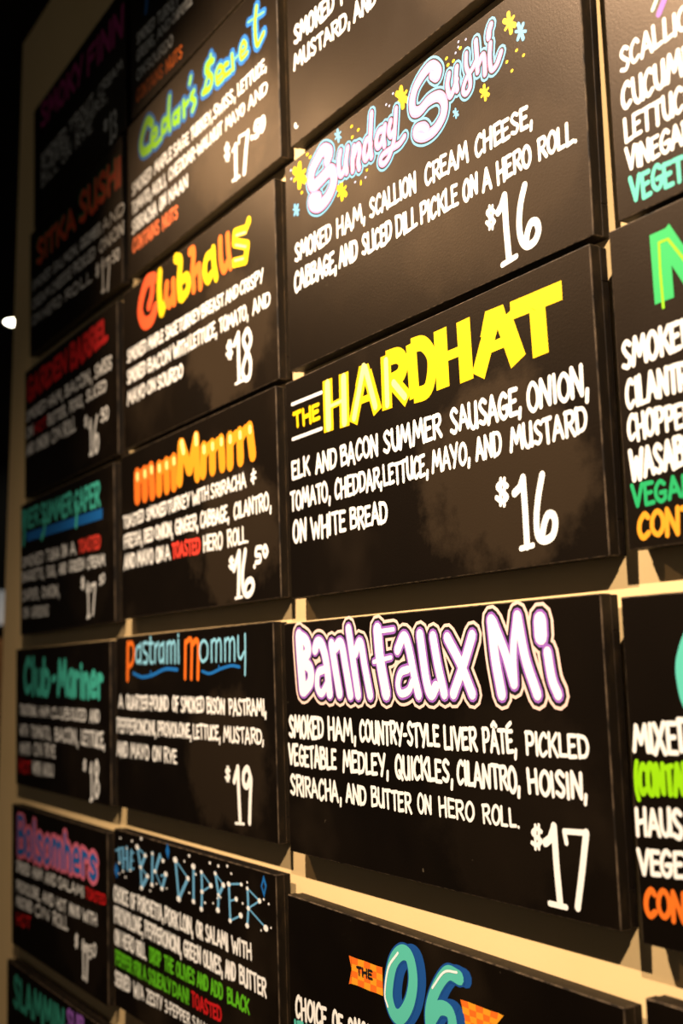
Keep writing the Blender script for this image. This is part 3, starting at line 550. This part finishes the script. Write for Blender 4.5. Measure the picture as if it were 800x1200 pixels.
  ('D','star_dot#58',None,'cream',3,[(559,370,6.5,3.9)]),
  ('D','star_dot#59',None,'cream',3,[(595,353,8.2,5.1)]),
  ('D','star_dot#60',None,'cream',3,[(572,331,6.1,3.7)]),
  ('D','star_dot#61',None,'cream',3,[(568,302,8.9,5.4)]),
  ('D','star_dot#62',None,'cream',3,[(619,358,8.1,5)]),
  ('D','star_dot#63',None,'cream',3,[(673,365,5.7,3.6)]),
  ('D','star_dot#64',None,'cream',3,[(650,335,7.1,4.5)]),
  ('D','star_dot#65',None,'cream',3,[(622,291,7,4.3)]),
  ('D','star_dot#66',None,'cream',3,[(668,308,8.3,5.2)]),
  ('D','star_dot#67',None,'cream',3,[(698,361,5.6,3.6)]),
  ('D','star_dot#68',None,'cream',3,[(746,346,7.3,4.8)]),
  ('D','star_dot#69',None,'cream',3,[(700,326,6.8,4.4)]),
  ('D','star_dot#70',None,'cream',3,[(694,294,7.6,4.8)]),
  ('D','star_dot#71',None,'cream',3,[(769,302,9.1,6)]),
  ('D','star_dot#72',None,'cream',3,[(173,395,6.6,3.5)]),
  ('D','star_dot#73',None,'cream',3,[(117,384,5.3,2.8)]),
  ('D','star_dot#74',None,'cream',3,[(42,382,4.8,2.4)]),
  ('D','star_dot#75',None,'cream',3,[(410,375,4.1,2.4)]),
  ('D','star_dot#76',None,'cream',3,[(435,389,5.2,3.1)]),
  ('D','star_dot#77',None,'cream',3,[(535,387,4.9,2.9)]),
  ('D','star_dot#78',None,'cream',3,[(574,386,4.8,2.9)]),
  ('D','star_dot#79',None,'cream',3,[(614,391,4.3,2.7)]),
  ('D','star_dot#80',None,'cream',3,[(631,379,3.7,2.3)]),
  ('D','star_dot#81',None,'cream',3,[(466,356,4.5,2.7)]),
  ('D','star_dot#82',None,'cream',3,[(433,315,4.3,2.5)]),
  ('D','star_dot#83',None,'cream',3,[(509,307,4.4,2.6)]),
  ('D','star_dot#84',None,'cream',3,[(547,312,3.4,2.1)]),
  ('D','star_dot#85',None,'cream',3,[(567,324,3.6,2.2)]),
  ('D','star_dot#86',None,'cream',3,[(581,328,3.6,2.2)]),
  ('D','star_dot#87',None,'cream',3,[(677,331,3.6,2.3)]),
  ('D','star_dot#88',None,'cream',3,[(698,372,3.1,2)]),
  ('D','star_dot#89',None,'cream',3,[(763,351,3.4,2.2)]),
  ('D','star_dot#90',None,'cream',3,[(782,346,3.3,2.2)]),
  ('D','star_dot#91',None,'cream',3,[(222,289,4.3,2.3)]),
  ('D','star_dot#92',None,'cream',3,[(259,309,4.2,2.3)]),
  ('D','star_dot#93',None,'cream',3,[(315,307,4,2.2)]),
  ('D','star_dot#94',None,'cream',3,[(74,298,5.1,2.6)]),
  ('D','star_dot#95',None,'cream',3,[(33,301,4,2)]),
  ('D','star_dot#96',None,'cream',3,[(750,295,2.9,1.9)]),
  ('D','star_dot#97',None,'cream',3,[(789,306,2.8,1.9)]),
  ('D','star_dot#98',None,'cream',3,[(34,325,6,3.1)]),
  ('D','star_dot#99',None,'cream',3,[(58,309,5.9,3)]),
  ('D','star_dot#100',None,'cream',3,[(104,317,5.7,3)]),
  ('D','star_dot#101',None,'cream',3,[(83,364,4.7,2.4)]),
  ('P','diamond_star#0',None,'blue',1,[[764,394,775,377,764,354,752,373]]),
  ('P','diamond_star#1',None,'blue',1,[[321,402,332,386,323,368,311,384]]),
  ('P','diamond_star#2',None,'blue',1,[[13,324,28,307,16,287,0,304]]),
  ('P','diamond_star#0',None,'board_black',2,[[764,383,769,375,764,365,757,373]]),
 ]),
 'C1': dict(o=(-0.0041, 0.0053, 2.1687), u=(0.99996, 0, -0.00904), v=(0.00904, -0.02852, 0.99955), paint=[
  ('L','description_lettering','cream',0.17,[('SMOKED',29,201,239,166,199,236),('HAM,',181,199,236,279,198,234),('SCALLION',289,197,234,429,195,231),('CREAM',448,195,231,563,194,229),('CHEESE,',576,193,229,707,191,226)]),
  ('L','description_lettering','cream',0.17,[('CABBAGE,',26,143,186,181,141,182),('AND',186,141,182,251,140,181),('SLICED',262,140,180,356,139,178),('DILL',363,139,178,428,138,176),('PICKLE',433,138,176,535,136,174),('ON',543,136,173,582,136,172),('A',590,136,172,614,135,172),('HERO',622,135,171,701,134,170),('ROLL.',711,134,169,793,133,167)]),
  ('S',[(12.6,0,[639,114,640,67,643,21]),(12.7,0,[639,113,632,102,624,95]),(8.3,0,[628,16,659,19]),(12,1,[683,113,673,90,668,63,671,40,682,27,698,28,707,40,704,53,693,56,685,46,680,31])],[('price_lettering',None,'cream',0,1)]),
  ('S',[(6,1,[616,98,608,105,599,103,607,93,615,84,606,81,597,89]),(4.8,0,[605,111,603,77]),(4.8,0,[612,109,610,75])],[('price_lettering',None,'cream',0,1)]),
  ('S',[(25.5,1,[158,353,166,364,145,377,125,369,104,354,98,335,110,323,136,326,164,331,178,320,176,300,156,284,128,279,104,289,101,301,123,295]),(14.1,1,[203,351,197,335,198,315,207,308,220,319]),(13.9,1,[228,348,221,325,223,306]),(13.7,1,[248,342,243,323,242,302]),(13.5,1,[244,322,260,340,266,328,260,310,263,298]),(13.1,1,[300,336,286,337,279,318,284,306,294,312,301,326]),(13,1,[306,378,302,351,299,325,302,303]),(12.7,1,[342,336,326,337,318,324,322,313,332,315,341,326]),(12.5,1,[345,340,340,321,342,307]),(12.3,1,[362,341,356,327,362,316,372,322]),(11.3,1,[379,355,374,324,369,303,354,283,338,277,328,284,335,293,360,294,384,293,400,299]),(17.9,1,[481,368,493,359,496,368,481,382,462,381,437,368,425,349,427,331,444,324,469,330,495,326,508,310,504,290,482,277,455,277,435,287,433,297,451,294,460,286]),(10.6,1,[523,349,518,333,523,314,530,316,542,331]),(10.4,1,[543,351,540,332,542,315]),(9.1,1,[567,361,566,342,573,322,573,306,563,300,556,308,564,322,581,332,589,339]),(9.9,1,[591,370,592,348,592,321]),(9.8,1,[593,329,605,341,609,333,609,310]),(9.5,1,[624,350,621,329,624,310,636,312,647,326]),(11.5,1,[627,377,622,369,621,361])],[('title_outline','title_lettering','sky_blue',13,1),('title_gap','title_lettering','board_black',5.5,2),('title_lettering',None,'pink',0,3),('title_highlight','title_lettering','white',-9,4)]),
  ('S',[(14.6,0,[57,383,55,343]),(7.5,0,[77,365,36,361]),(14.6,0,[76,346,37,380])],[('yellow_star#1',None,'yellow',0,1)]),
  ('S',[(9.7,0,[203,293,204,265]),(5.2,0,[217,282,191,275]),(9.7,0,[217,268,190,290])],[('yellow_star#2',None,'yellow',0,1)]),
  ('S',[(10,0,[394,384,398,351]),(5.9,0,[409,372,383,363]),(10,0,[411,356,382,380])],[('yellow_star#3',None,'yellow',0,1)]),
  ('S',[(7.7,0,[666,375,670,345]),(5.2,0,[677,365,658,355]),(7.7,0,[679,351,656,369])],[('yellow_star#4',None,'yellow',0,1)]),
  ('S',[(5.9,0,[605,294,607,272]),(3.9,0,[614,286,598,280]),(5.9,0,[614,276,597,290])],[('yellow_star#5',None,'yellow',0,1)]),
  ('S',[(7.4,0,[35,312,46,291]),(7.4,0,[47,308,34,295]),(3.7,0,[52,297,29,306])],[('blue_star#6',None,'sky_blue',0,1)]),
  ('S',[(7.1,0,[195,394,198,373]),(3.8,0,[205,387,187,381]),(3.8,0,[206,376,186,391])],[('blue_star#7',None,'sky_blue',0,1)]),
  ('S',[(6.8,0,[686,349,695,323]),(6.8,0,[696,344,684,328]),(4.7,0,[701,331,680,341])],[('blue_star#8',None,'sky_blue',0,1)]),
  ('S',[(4,0,[535,288,536,274]),(2.5,0,[541,282,530,279]),(4,0,[541,276,530,286])],[('blue_star#9',None,'sky_blue',0,1)]),
  ('D','yellow_dot#10',None,'yellow',1,[(87,392,4.7,2.8)]),
  ('D','yellow_dot#11',None,'yellow',1,[(97,383,4.6,2.7)]),
  ('D','yellow_dot#12',None,'yellow',1,[(63,327,4.4,2.9)]),
  ('D','yellow_dot#13',None,'yellow',1,[(286,286,3.2,2.4)]),
  ('D','yellow_dot#14',None,'yellow',1,[(266,271,2.7,4.5)]),
  ('D','yellow_dot#15',None,'yellow',1,[(242,382,4.1,2.7)]),
  ('D','yellow_dot#16',None,'yellow',1,[(263,367,4,2.7)]),
  ('D','yellow_dot#17',None,'yellow',1,[(243,362,4.1,2.7)]),
  ('D','yellow_dot#18',None,'yellow',1,[(553,377,3.5,2.5)]),
  ('D','yellow_dot#19',None,'yellow',1,[(518,377,3.6,2.6)]),
  ('D','yellow_dot#20',None,'yellow',1,[(535,365,3.6,2.5)]),
  ('D','yellow_dot#21',None,'yellow',1,[(521,365,3.6,2.6)]),
  ('D','yellow_dot#22',None,'yellow',1,[(680,313,3.1,2.3)]),
  ('D','yellow_dot#23',None,'yellow',1,[(694,299,3,2.3)]),
  ('D','yellow_dot#24',None,'yellow',1,[(658,306,3.1,2.4)]),
  ('D','yellow_dot#25',None,'yellow',1,[(668,288,3.1,2.4)]),
  ('D','blue_dot#26',None,'lavender',1,[(24,385,3.6,2.3)]),
  ('D','blue_dot#27',None,'lavender',1,[(36,383,3.6,2.3)]),
  ('D','blue_dot#28',None,'lavender',1,[(25,368,3.6,2.3)]),
  ('D','blue_dot#29',None,'lavender',1,[(248,279,3,2.1)]),
  ('D','blue_dot#30',None,'lavender',1,[(281,275,2.9,2.1)]),
  ('D','blue_dot#31',None,'lavender',1,[(350,375,2.7,2)]),
  ('D','blue_dot#32',None,'lavender',1,[(359,369,2.7,2)]),
  ('D','blue_dot#33',None,'lavender',1,[(371,385,2.7,2)]),
  ('D','blue_dot#34',None,'lavender',1,[(549,389,2.3,1.9)]),
  ('D','blue_dot#35',None,'lavender',1,[(567,384,2.2,1.8)]),
  ('D','blue_dot#36',None,'lavender',1,[(541,375,2.3,1.9)]),
  ('D','blue_dot#37',None,'lavender',1,[(548,381,2.3,1.9)]),
 ]),
 'C2': dict(o=(0.0017, 0.0053, 1.7436), u=(0.99999, 0, 0.00394), v=(-0.00394, -0.02852, 0.99959), paint=[
  ('L','description_lettering','cream',0.17,[('ELK',15,213,252,84,213,252),('AND',100,213,252,176,212,251),('BACON',187,212,251,307,211,251),('SUMMER',319,210,251,481,209,250),('SAUSAGE,',498,209,250,665,207,249),('ONION,',672,207,249,796,206,249)]),
  ('L','description_lettering','cream',0.17,[('TOMATO,',6,158,196,152,158,196),('CHEDDAR,',164,158,196,315,158,195),('LETTUCE,',315,158,195,442,158,195),('MAYO,',449,158,195,546,158,195),('AND',556,158,195,617,158,195),('MUSTARD',632,158,195,788,159,195)]),
  ('L','description_lettering','cream',0.17,[('ON',12,98,141,65,98,140),('WHITE',77,98,140,199,99,139),('BREAD',210,99,139,326,100,138)]),
  ('P','title_lettering',None,'yellow',1,[[257,372,286,370,298,338,243,341],[595,371,635,370,645,340,581,337]]),
  ('S',[(32.2,2,[153,373,152,281]),(30.8,2,[207,372,205,279]),(12.3,2,[149,323,215,327]),(28.1,2,[266,354,232,280]),(27,2,[281,355,308,284]),(11.8,2,[248,313,300,313]),(28.9,2,[337,371,336,282]),(26.3,3,[337,365,372,362,386,347,376,329,342,324]),(27.9,2,[349,329,395,286]),(27,2,[409,372,413,284]),(24.5,3,[408,368,440,364,461,341,460,312,446,289,411,288]),(32.5,2,[486,374,487,283]),(31.9,2,[543,373,545,281]),(15.1,2,[481,329,550,329]),(31.5,2,[610,352,572,282]),(34,2,[634,351,661,282]),(15.7,2,[589,316,646,317]),(26.1,2,[650,356,755,355]),(31.9,2,[705,349,707,279])],[('title_lettering',None,'yellow',0,1)]),
  ('S',[(17.3,0,[153,365,152,289]),(16.5,0,[207,364,205,287]),(5.9,0,[157,324,207,326]),(13.2,0,[271,368,236,288]),(12.8,0,[276,365,302,294]),(12.2,0,[338,362,337,290]),(11.8,0,[357,321,387,292])],[('title_highlight','title_lettering','pale_yellow',0,2)]),
  ('L','title_lettering','yellow',0.24,[('THE',27,309,341,126,306,339)]),
  ('S',[(6.2,0,[24,356,132,355])],[('title_rule#0',None,'cream',0,1)]),
  ('S',[(6.2,0,[23,291,128,291])],[('title_rule#1',None,'cream',0,1)]),
  ('S',[(12.2,0,[657,121,658,74,658,28]),(12.4,0,[657,120,650,109,638,103]),(8,0,[645,26,670,28]),(11.7,1,[696,119,686,91,680,63,681,40,692,32,709,36,716,50,714,62,704,65,696,56,689,38])],[('price_lettering',None,'cream',0,1)]),
  ('S',[(7.9,1,[623,115,613,121,602,117,612,108,622,100,611,95,599,102]),(6.3,0,[610,127,607,91]),(6.3,0,[618,126,615,89])],[('price_lettering',None,'cream',0,1)]),
 ]),
 'C3': dict(o=(-0.004, 0.0053, 1.2993), u=(1, 0, 0.0024), v=(-0.0024, -0.02852, 0.99959), paint=[
  ('L','description_lettering','cream',0.17,[('SMOKED',6,197,239,132,197,237),('HAM,',143,197,237,235,197,236),('COUNTRY-STYLE',243,197,236,464,197,233),('LIVER',473,197,233,553,197,232),('PÂTÉ,',562,197,232,639,197,231),('PICKLED',653,197,230,775,197,229)]),
  ('L','description_lettering','cream',0.17,[('VEGETABLE',3,148,188,171,148,186),('MEDLEY,',187,148,186,327,148,185),('QUICKLES,',343,148,185,494,148,184),('CILANTRO,',500,148,184,642,147,183),('HOISIN,',654,147,183,769,147,182)]),
  ('L','description_lettering','cream',0.17,[('SRIRACHA,',6,96,134,184,98,133),('AND',195,98,132,260,98,132),('BUTTER',272,98,132,386,99,130),('ON',399,99,130,438,100,130),('HERO',453,100,130,539,101,129),('ROLL.',555,101,129,636,101,128)]),
  ('S',[(11.3,0,[702,111,703,62,706,16]),(11.5,0,[702,109,694,95,684,89]),(7.4,0,[686,14,717,14]),(7.3,0,[724,93,721,107,761,109]),(10.7,0,[761,109,750,63,738,17])],[('price_lettering',None,'cream',0,1)]),
  ('S',[(6.1,1,[677,102,669,105,660,99,668,94,676,90,667,84,658,86]),(4.9,0,[666,109,664,79]),(4.9,0,[673,110,671,80])],[('price_lettering',None,'cream',0,1)]),
  ('S',[(30.6,1,[56,376,58,343,64,282]),(27.3,1,[58,375,81,365,86,347,62,334]),(27.1,1,[62,331,91,319,92,296,68,280]),(25.9,1,[111,351,120,362,135,357,148,328,156,276]),(20.2,1,[139,316,119,310,115,287,129,276,149,292]),(24.9,1,[167,358,176,321,188,276]),(24.4,1,[178,351,198,358,210,320,222,274]),(23.7,1,[223,381,234,329,246,274]),(23.1,1,[241,341,258,358,269,319,282,274]),(29.3,1,[310,376,315,328,328,277]),(13.3,0,[307,373,356,375]),(13.3,0,[296,326,346,332]),(22.8,1,[364,343,383,363,395,346,406,306,416,275]),(18.4,1,[391,313,371,308,362,291,369,277,390,281,401,294]),(23.8,1,[426,364,437,299,448,276,461,287]),(23.3,1,[459,360,468,319,481,277]),(23.1,1,[494,357,523,319,547,277]),(22.9,1,[553,358,530,318,503,277]),(24,1,[597,377,602,325,612,277]),(21.7,1,[601,375,623,333,639,291]),(19.4,1,[652,381,641,335,640,292]),(22.4,1,[653,380,665,324,685,277]),(30,0,[698,372,698,352]),(21.1,1,[709,331,715,297,725,277])],[('title_outline','title_lettering','blush',20,1),('title_gap','title_lettering','board_black',10,2),('title_lettering',None,'purple',1,3),('title_highlight','title_lettering','white',-6.5,4)]),
 ]),
 'C4': dict(o=(0.0033, 0.0053, 0.8288), u=(0.99994, 0, -0.01056), v=(0.01055, -0.02852, 0.99954), paint=[
  ('L','description_lettering','cream',0.17,[('CHOICE',19,198,237,128,204,242),('OF',142,204,242,179,206,244),('SMOKED',192,207,244,301,212,249),('HAM,',314,213,249,390,217,253)]),
  ('L','description_lettering','mint',0.17,[('ITALIAN',14,156,195,148,163,204)]),
  ('P','title_ribbon',None,'orange',1,[[209,337,228,337,227,327,209,326],[208,316,227,316,226,306,208,306],[227,327,245,327,245,317,227,316],[226,306,245,306,244,296,226,296],[246,338,264,338,263,328,245,327],[245,317,263,317,263,307,245,306],[263,328,281,328,281,318,263,317],[263,307,280,307,280,297,262,296],[281,338,298,339,298,328,281,328],[281,318,298,318,298,308,280,307]]),
  ('P','title_ribbon',None,'amber',1,[[209,326,227,327,227,316,208,316],[208,306,226,306,226,296,207,295],[228,337,246,338,245,327,227,327],[227,316,245,317,245,306,226,306],[245,327,263,328,263,317,245,317],[245,306,263,307,262,296,244,296],[264,338,281,338,281,328,263,328],[263,317,281,318,280,307,263,307],[281,328,298,328,298,318,281,318],[280,307,298,308,298,297,280,297]]),
  ('P','title_ribbon',None,'orange',1,[[201,337,209,337,208,319],[199,293,208,316,207,295]]),
  ('P','title_ribbon#2',None,'orange',1,[[494,337,511,338,513,329,497,329],[499,320,514,320,516,312,502,311],[513,329,529,329,529,321,514,320],[516,312,530,312,530,304,518,303],[528,338,545,338,544,330,529,329],[529,321,544,321,543,313,530,312],[544,330,559,330,558,322,544,321],[543,313,557,313,555,305,543,304],[561,338,577,339,575,330,559,330],[558,322,572,322,570,314,557,313]]),
  ('P','title_ribbon#2',None,'amber',1,[[497,329,513,329,514,320,499,320],[502,311,516,312,518,303,505,303],[511,338,528,338,529,329,513,329],[514,320,529,321,530,312,516,312],[529,329,544,330,544,321,529,321],[530,312,543,313,543,304,530,304],[545,338,561,338,559,330,544,330],[544,321,558,322,557,313,543,313],[559,330,575,330,572,322,558,322],[557,313,570,314,567,305,555,305]]),
  ('P','title_ribbon#2',None,'amber',1,[[577,339,588,338,571,322],[571,321,573,305,567,305]]),
  ('L','title_lettering','board_black',0.26,[('THE',223,312,326,270,314,329)]),
  ('S',[(20.2,1,[370,372,346,349,335,311,344,284,365,283,388,309,399,344,392,372,370,372]),(18.2,1,[509,368,481,367,454,340,438,305,443,273,467,272,488,296,486,318,459,316,441,298])],[('title_shadow','title_lettering','deep_blue',8,1)]),
  ('S',[(20.5,1,[351,371,327,349,314,306,325,280,346,279,370,305,381,340,373,369,351,371]),(18.5,1,[494,366,466,366,436,336,419,300,425,268,449,268,473,292,469,314,444,314,423,293])],[('title_lettering',None,'mint',2,3),('title_shadow','title_lettering','deep_blue',8,2)]),
  ('S',[(3.8,1,[343,369,316,342,304,302,311,285]),(3.3,1,[489,372,459,366,429,338])],[('title_highlight','title_lettering','white',0,4)]),
 ]),
 'D1': dict(o=(0.8508, 0.0053, 2.1635), u=(1, 0, 0.00141), v=(-0.00141, -0.02852, 0.99959), paint=[
  ('L','description_lettering','cream',0.17,[('SCALLION',19,186,221,157,194,223)]),
  ('L','description_lettering','cream',0.17,[('CUCUMBER',18,137,174,177,138,174)]),
  ('L','description_lettering','cream',0.17,[('LETTUCE,',18,94,128,141,96,129)]),
  ('L','description_lettering','cream',0.17,[('VINEGAR',18,56,89,129,54,84)]),
  ('L','note_lettering','mint',0.19,[('VEGETARIAN',22,15,51,196,10,41)]),
  ('S',[(9.2,0,[89,232,99,245,105,255])],[('title_lettering',None,'purple',0,1)]),
  ('S',[(6,0,[80,242,88,252])],[('title_highlight','title_lettering','pale_mint',0,2)]),
 ]),
 'D2': dict(o=(0.8449, 0.0053, 1.7503), u=(1, 0, 0.00063), v=(-0.00063, -0.02852, 0.99959), paint=[
  ('L','description_lettering','cream',0.17,[('SMOKED',7,219,258,125,224,259)]),
  ('L','description_lettering','cream',0.17,[('CILANTRO,',10,170,210,136,176,211)]),
  ('L','description_lettering','cream',0.17,[('CHOPPED',9,130,166,116,131,162)]),
  ('L','description_lettering','cream',0.17,[('WASABI',9,83,122,105,86,124)]),
  ('L','note_lettering','green',0.19,[('VEGAN',9,49,80,110,52,79)]),
  ('L','note_lettering','amber',0.19,[('CONTAINS',16,9,42,182,12,50)]),
  ('S',[(30.1,2,[82,373,83,287]),(26.2,2,[87,370,124,307,143,269]),(27.3,2,[161,377,157,285])],[('title_lettering',None,'green_bright',0,1)]),
  ('S',[(4,0,[81,280,80,322,81,359,95,359,119,324,145,282])],[('title_highlight','title_lettering','lime',0,2)]),
 ]),
 'D3': dict(o=(0.8404, 0.0053, 1.2944), u=(1, 0, 0.0031), v=(-0.0031, -0.02852, 0.99959), paint=[
  ('L','description_lettering','cream',0.17,[('MIXED',4,215,250,97,219,260)]),
  ('L','note_lettering','lime_green',0.18,[('(CONTAINS',2,164,206,112,177,212)]),
  ('L','description_lettering','cream',0.17,[('HAUS',0,119,153,76,124,160),('MADE',84,124,161,144,128,167)]),
  ('L','description_lettering','cream',0.17,[('VEGETABLE',-1,77,109,162,81,117)]),
  ('L','note_lettering','orange',0.19,[('CONTAINS',6,29,64,163,38,76)]),
  ('S',[(25.5,1,[140,349,112,352,95,326,92,303,101,274,135,270])],[('title_lettering',None,'mint',0,1)]),
 ]),
 'B-1': dict(o=(-0.848, 0.0053, 3.0327), u=(1, 0, 0), v=(0, -0.02852, 0.99959), paint=[
  ('L','description_lettering','cream',0.17,[('GREENS,',37,140,173,162,133,164),('AND',173,132,163,259,128,157),('CHIPOTLE',264,127,156,388,120,147)]),
  ('L','description_lettering','cream',0.17,[('SMOKED',38,187,220,164,174,207),('TURKEY',175,172,206,311,158,191)]),
  ('L','description_lettering','cream',0.17,[('ON',35,88,120,99,84,117),('SOURDO',105,84,116,272,74,106)]),
  ('L','note_lettering','orange',0.18,[('CONTAINS',34,31,69,208,24,60),('NUTS',224,23,59,326,19,53)]),
  ('S',[(22.5,0,[104,249,117,299])],[('title_lettering',None,'blue',0,1)]),
 ]),
 'C0': dict(o=(0.0029, 0.0053, 2.6096), u=(1, 0, 0), v=(0, -0.02852, 0.99959), paint=[
  ('L','description_lettering','cream',0.17,[('SMOKED',22,196,237,175,188,228),('FISH,',193,187,227,311,181,220)]),
  ('L','description_lettering','cream',0.17,[('MUSTARD,',19,145,180,226,134,169),('AND',237,133,169,313,129,165),('ONION',329,128,164,458,121,158)]),
  ('D','paint_spot',None,'cream',1,[(20,37,4.6,5),(25,31,6.5,2)]),
 ]),
 'D4': dict(o=(0.8519, 0.0053, 0.8391), u=(1, 0, 0), v=(0, -0.02852, 0.99959), paint=[
 ]),
}

LABELS = {
    'A-1': 'dim black menu board with dark magenta title, topmost of the far left column',
    'A0': 'black menu board with orange title edged in green and a $17.50 price',
    'A1': 'black menu board with large red title and a $16.50 price, far left column',
    'A2': 'black menu board with teal title over a thick blue bar',
    'A3': 'black menu board with heavy rounded teal title and an $18 price',
    'A4': 'black menu board with blue title letters outlined in pink',
    'A5': 'black menu board with dark teal and purple title, lowest of the far left column',
    'B-1': 'black menu board cut by the top edge, directly above the lime-titled board',
    'B0': 'black menu board with slanting lime title outlined in blue',
    'B1': 'black menu board with alternating orange and yellow title letters, $18 price',
    'B2': 'black menu board with fat orange bubble title and a $16.50 price',
    'B3': 'black menu board with thin pale blue and orange title, $19 price',
    'B4': 'black menu board with starry constellation title of blue lines and cream dots',
    'C0': 'black menu board cut by the top edge, directly above the pink script board',
    'C1': 'black menu board with pink script title among yellow stars, $16 price',
    'C2': 'black menu board with yellow block capital title and a $16 price',
    'C3': 'black menu board with white and purple graffiti title and a $17 price',
    'C4': 'black menu board with mint green number between orange checked ribbons',
    'D1': 'black menu board at top right, its last visible line mint green',
    'D2': 'black menu board with big green title letter lined in lime',
    'D3': 'black menu board with a lime green bracketed line, at the right edge',
    'D4': 'black menu board at the bottom right corner, only its bare top corner showing',
}
def panel_mesh():
    bm = bmesh.new(); fs = box(bm, 0, BW, 0, T1, 0, BH, 0.0016, 2)
    me = bpy.data.meshes.new('panel'); 
    for f in bm.faces:
        n = f.normal
        big = max(abs(n.x), abs(n.y), abs(n.z)) > 0.999
        f.material_index = 0 if (big and n.y < -0.9) else (1 if big else 2)
    bm.to_mesh(me); bm.free()
    for m in (M_FACE, M_SIDE, M_WORN): me.materials.append(m)
    return me
def frame_mesh():
    bm = bmesh.new(); i = 0.0012; w = 0.045
    box(bm, i, BW - i, T1, BT, i, i + w, 0.001, 1); box(bm, i, BW - i, T1, BT, BH - i - w, BH - i, 0.001, 1)
    box(bm, i, i + w, T1, BT, i + w, BH - i - w, 0.001, 1); box(bm, BW - i - w, BW - i, T1, BT, i + w, BH - i - w, 0.001, 1)
    me = bpy.data.meshes.new('backing_frame'); bm.to_mesh(me); bm.free(); me.materials.append(M_SIDE); return me
WEAR = {'C2': 0.95, 'C1': 0.35, 'C3': 0.12, 'B0': 0.9, 'B1': 1.0, 'B2': 0.7, 'B3': 0.5, 'C0': 0.4, 'B4': 0.1}   # how much each board has been rubbed
PANEL_ME, FRAME_ME = panel_mesh(), frame_mesh()
PART_LABEL = {'note_lettering': 'coloured words in the description', 'price_lettering': None}
for key, b in BOARDS.items():
    U, V, O = Vector(b['u']), Vector(b['v']), Vector(b['o'])
    Y = V.cross(U).normalized()
    root = bpy.data.objects.new('menu_board', None); COL.objects.link(root); root.empty_display_size = 0.05
    root.matrix_world = Matrix([[U[i], Y[i], V[i], O[i]] for i in range(3)] + [[0, 0, 0, 1]])
    root['label'] = LABELS[key]; root['category'] = 'menu board'; root['group'] = 'painted menu boards on the cream wall'
    for nm, me in (('panel', PANEL_ME), ('backing_frame', FRAME_ME)):
        o = bpy.data.objects.new(nm, me); COL.objects.link(o); o.parent = root
        if nm == 'panel': o['wear'] = WEAR.get(key, 0.15)
    inks = {}; order = []; par = {}
    def get(name, parent=None):
        if name not in inks: inks[name] = Ink(); order.append(name); par[name] = parent
        elif parent and not par[name]: par[name] = parent
        return inks[name]
    rnd = random.Random(key); nl = 0
    for it in b['paint']:
        if it[0] == 'L':
            _, part, col, wt, words = it
            z = 3 if part == 'title_lettering' else 1
            if part in ('description_lettering', 'note_lettering'):
                nl += 1; part = ('text_line#%d' if part[0] == 'd' else 'note_line#%d') % nl
            ink = get(part, 'title_lettering' if part in ('title_shadow', 'title_outline') else None)
            for w in words: letter_word(ink, w[0], w[1:], col, wt, z, rnd, 0.6 if part == 'title_lettering' else 1.0)
        elif it[0] == 'S':
            _, strokes, layers = it
            for part, parent, col, dw, z in layers:
                ink = get(part, parent)
                for w, sm, fl in strokes:
                    pts = list(zip(fl[::2], fl[1::2]))
                    if sm in (1, 3): pts = catmull(pts, 7)
                    ww = max(w + dw, 0.3 * w)
                    ink.brush(pts, ww, col, z, sm in (2, 3))
        elif it[0] == 'P':
            _, part, parent, col, z, polys = it
            ink = get(part, parent)
            for fl in polys: ink.ngon(list(zip(fl[::2], fl[1::2])), col, z)
        else:
            _, part, parent, col, z, dots = it
            ink = get(part, parent)
            for x, y, rx, ry in dots: ink.disc(x, y, rx, ry, col, z)
    made = {}
    for name in sorted(order, key=lambda n: par[n] is not None):
        made[name] = inks[name].build(name.split('#')[0], made.get(par[name]) or root)
        cols = [COLNAME.get(c, c.replace('_', ' ')) for c in inks[name].mats]
        made[name]['label'] = ' and '.join(dict.fromkeys(cols)) + ' painted ' + name.split('#')[0].replace('_lettering', ' lettering').replace('_', ' ')

#@TAIL@
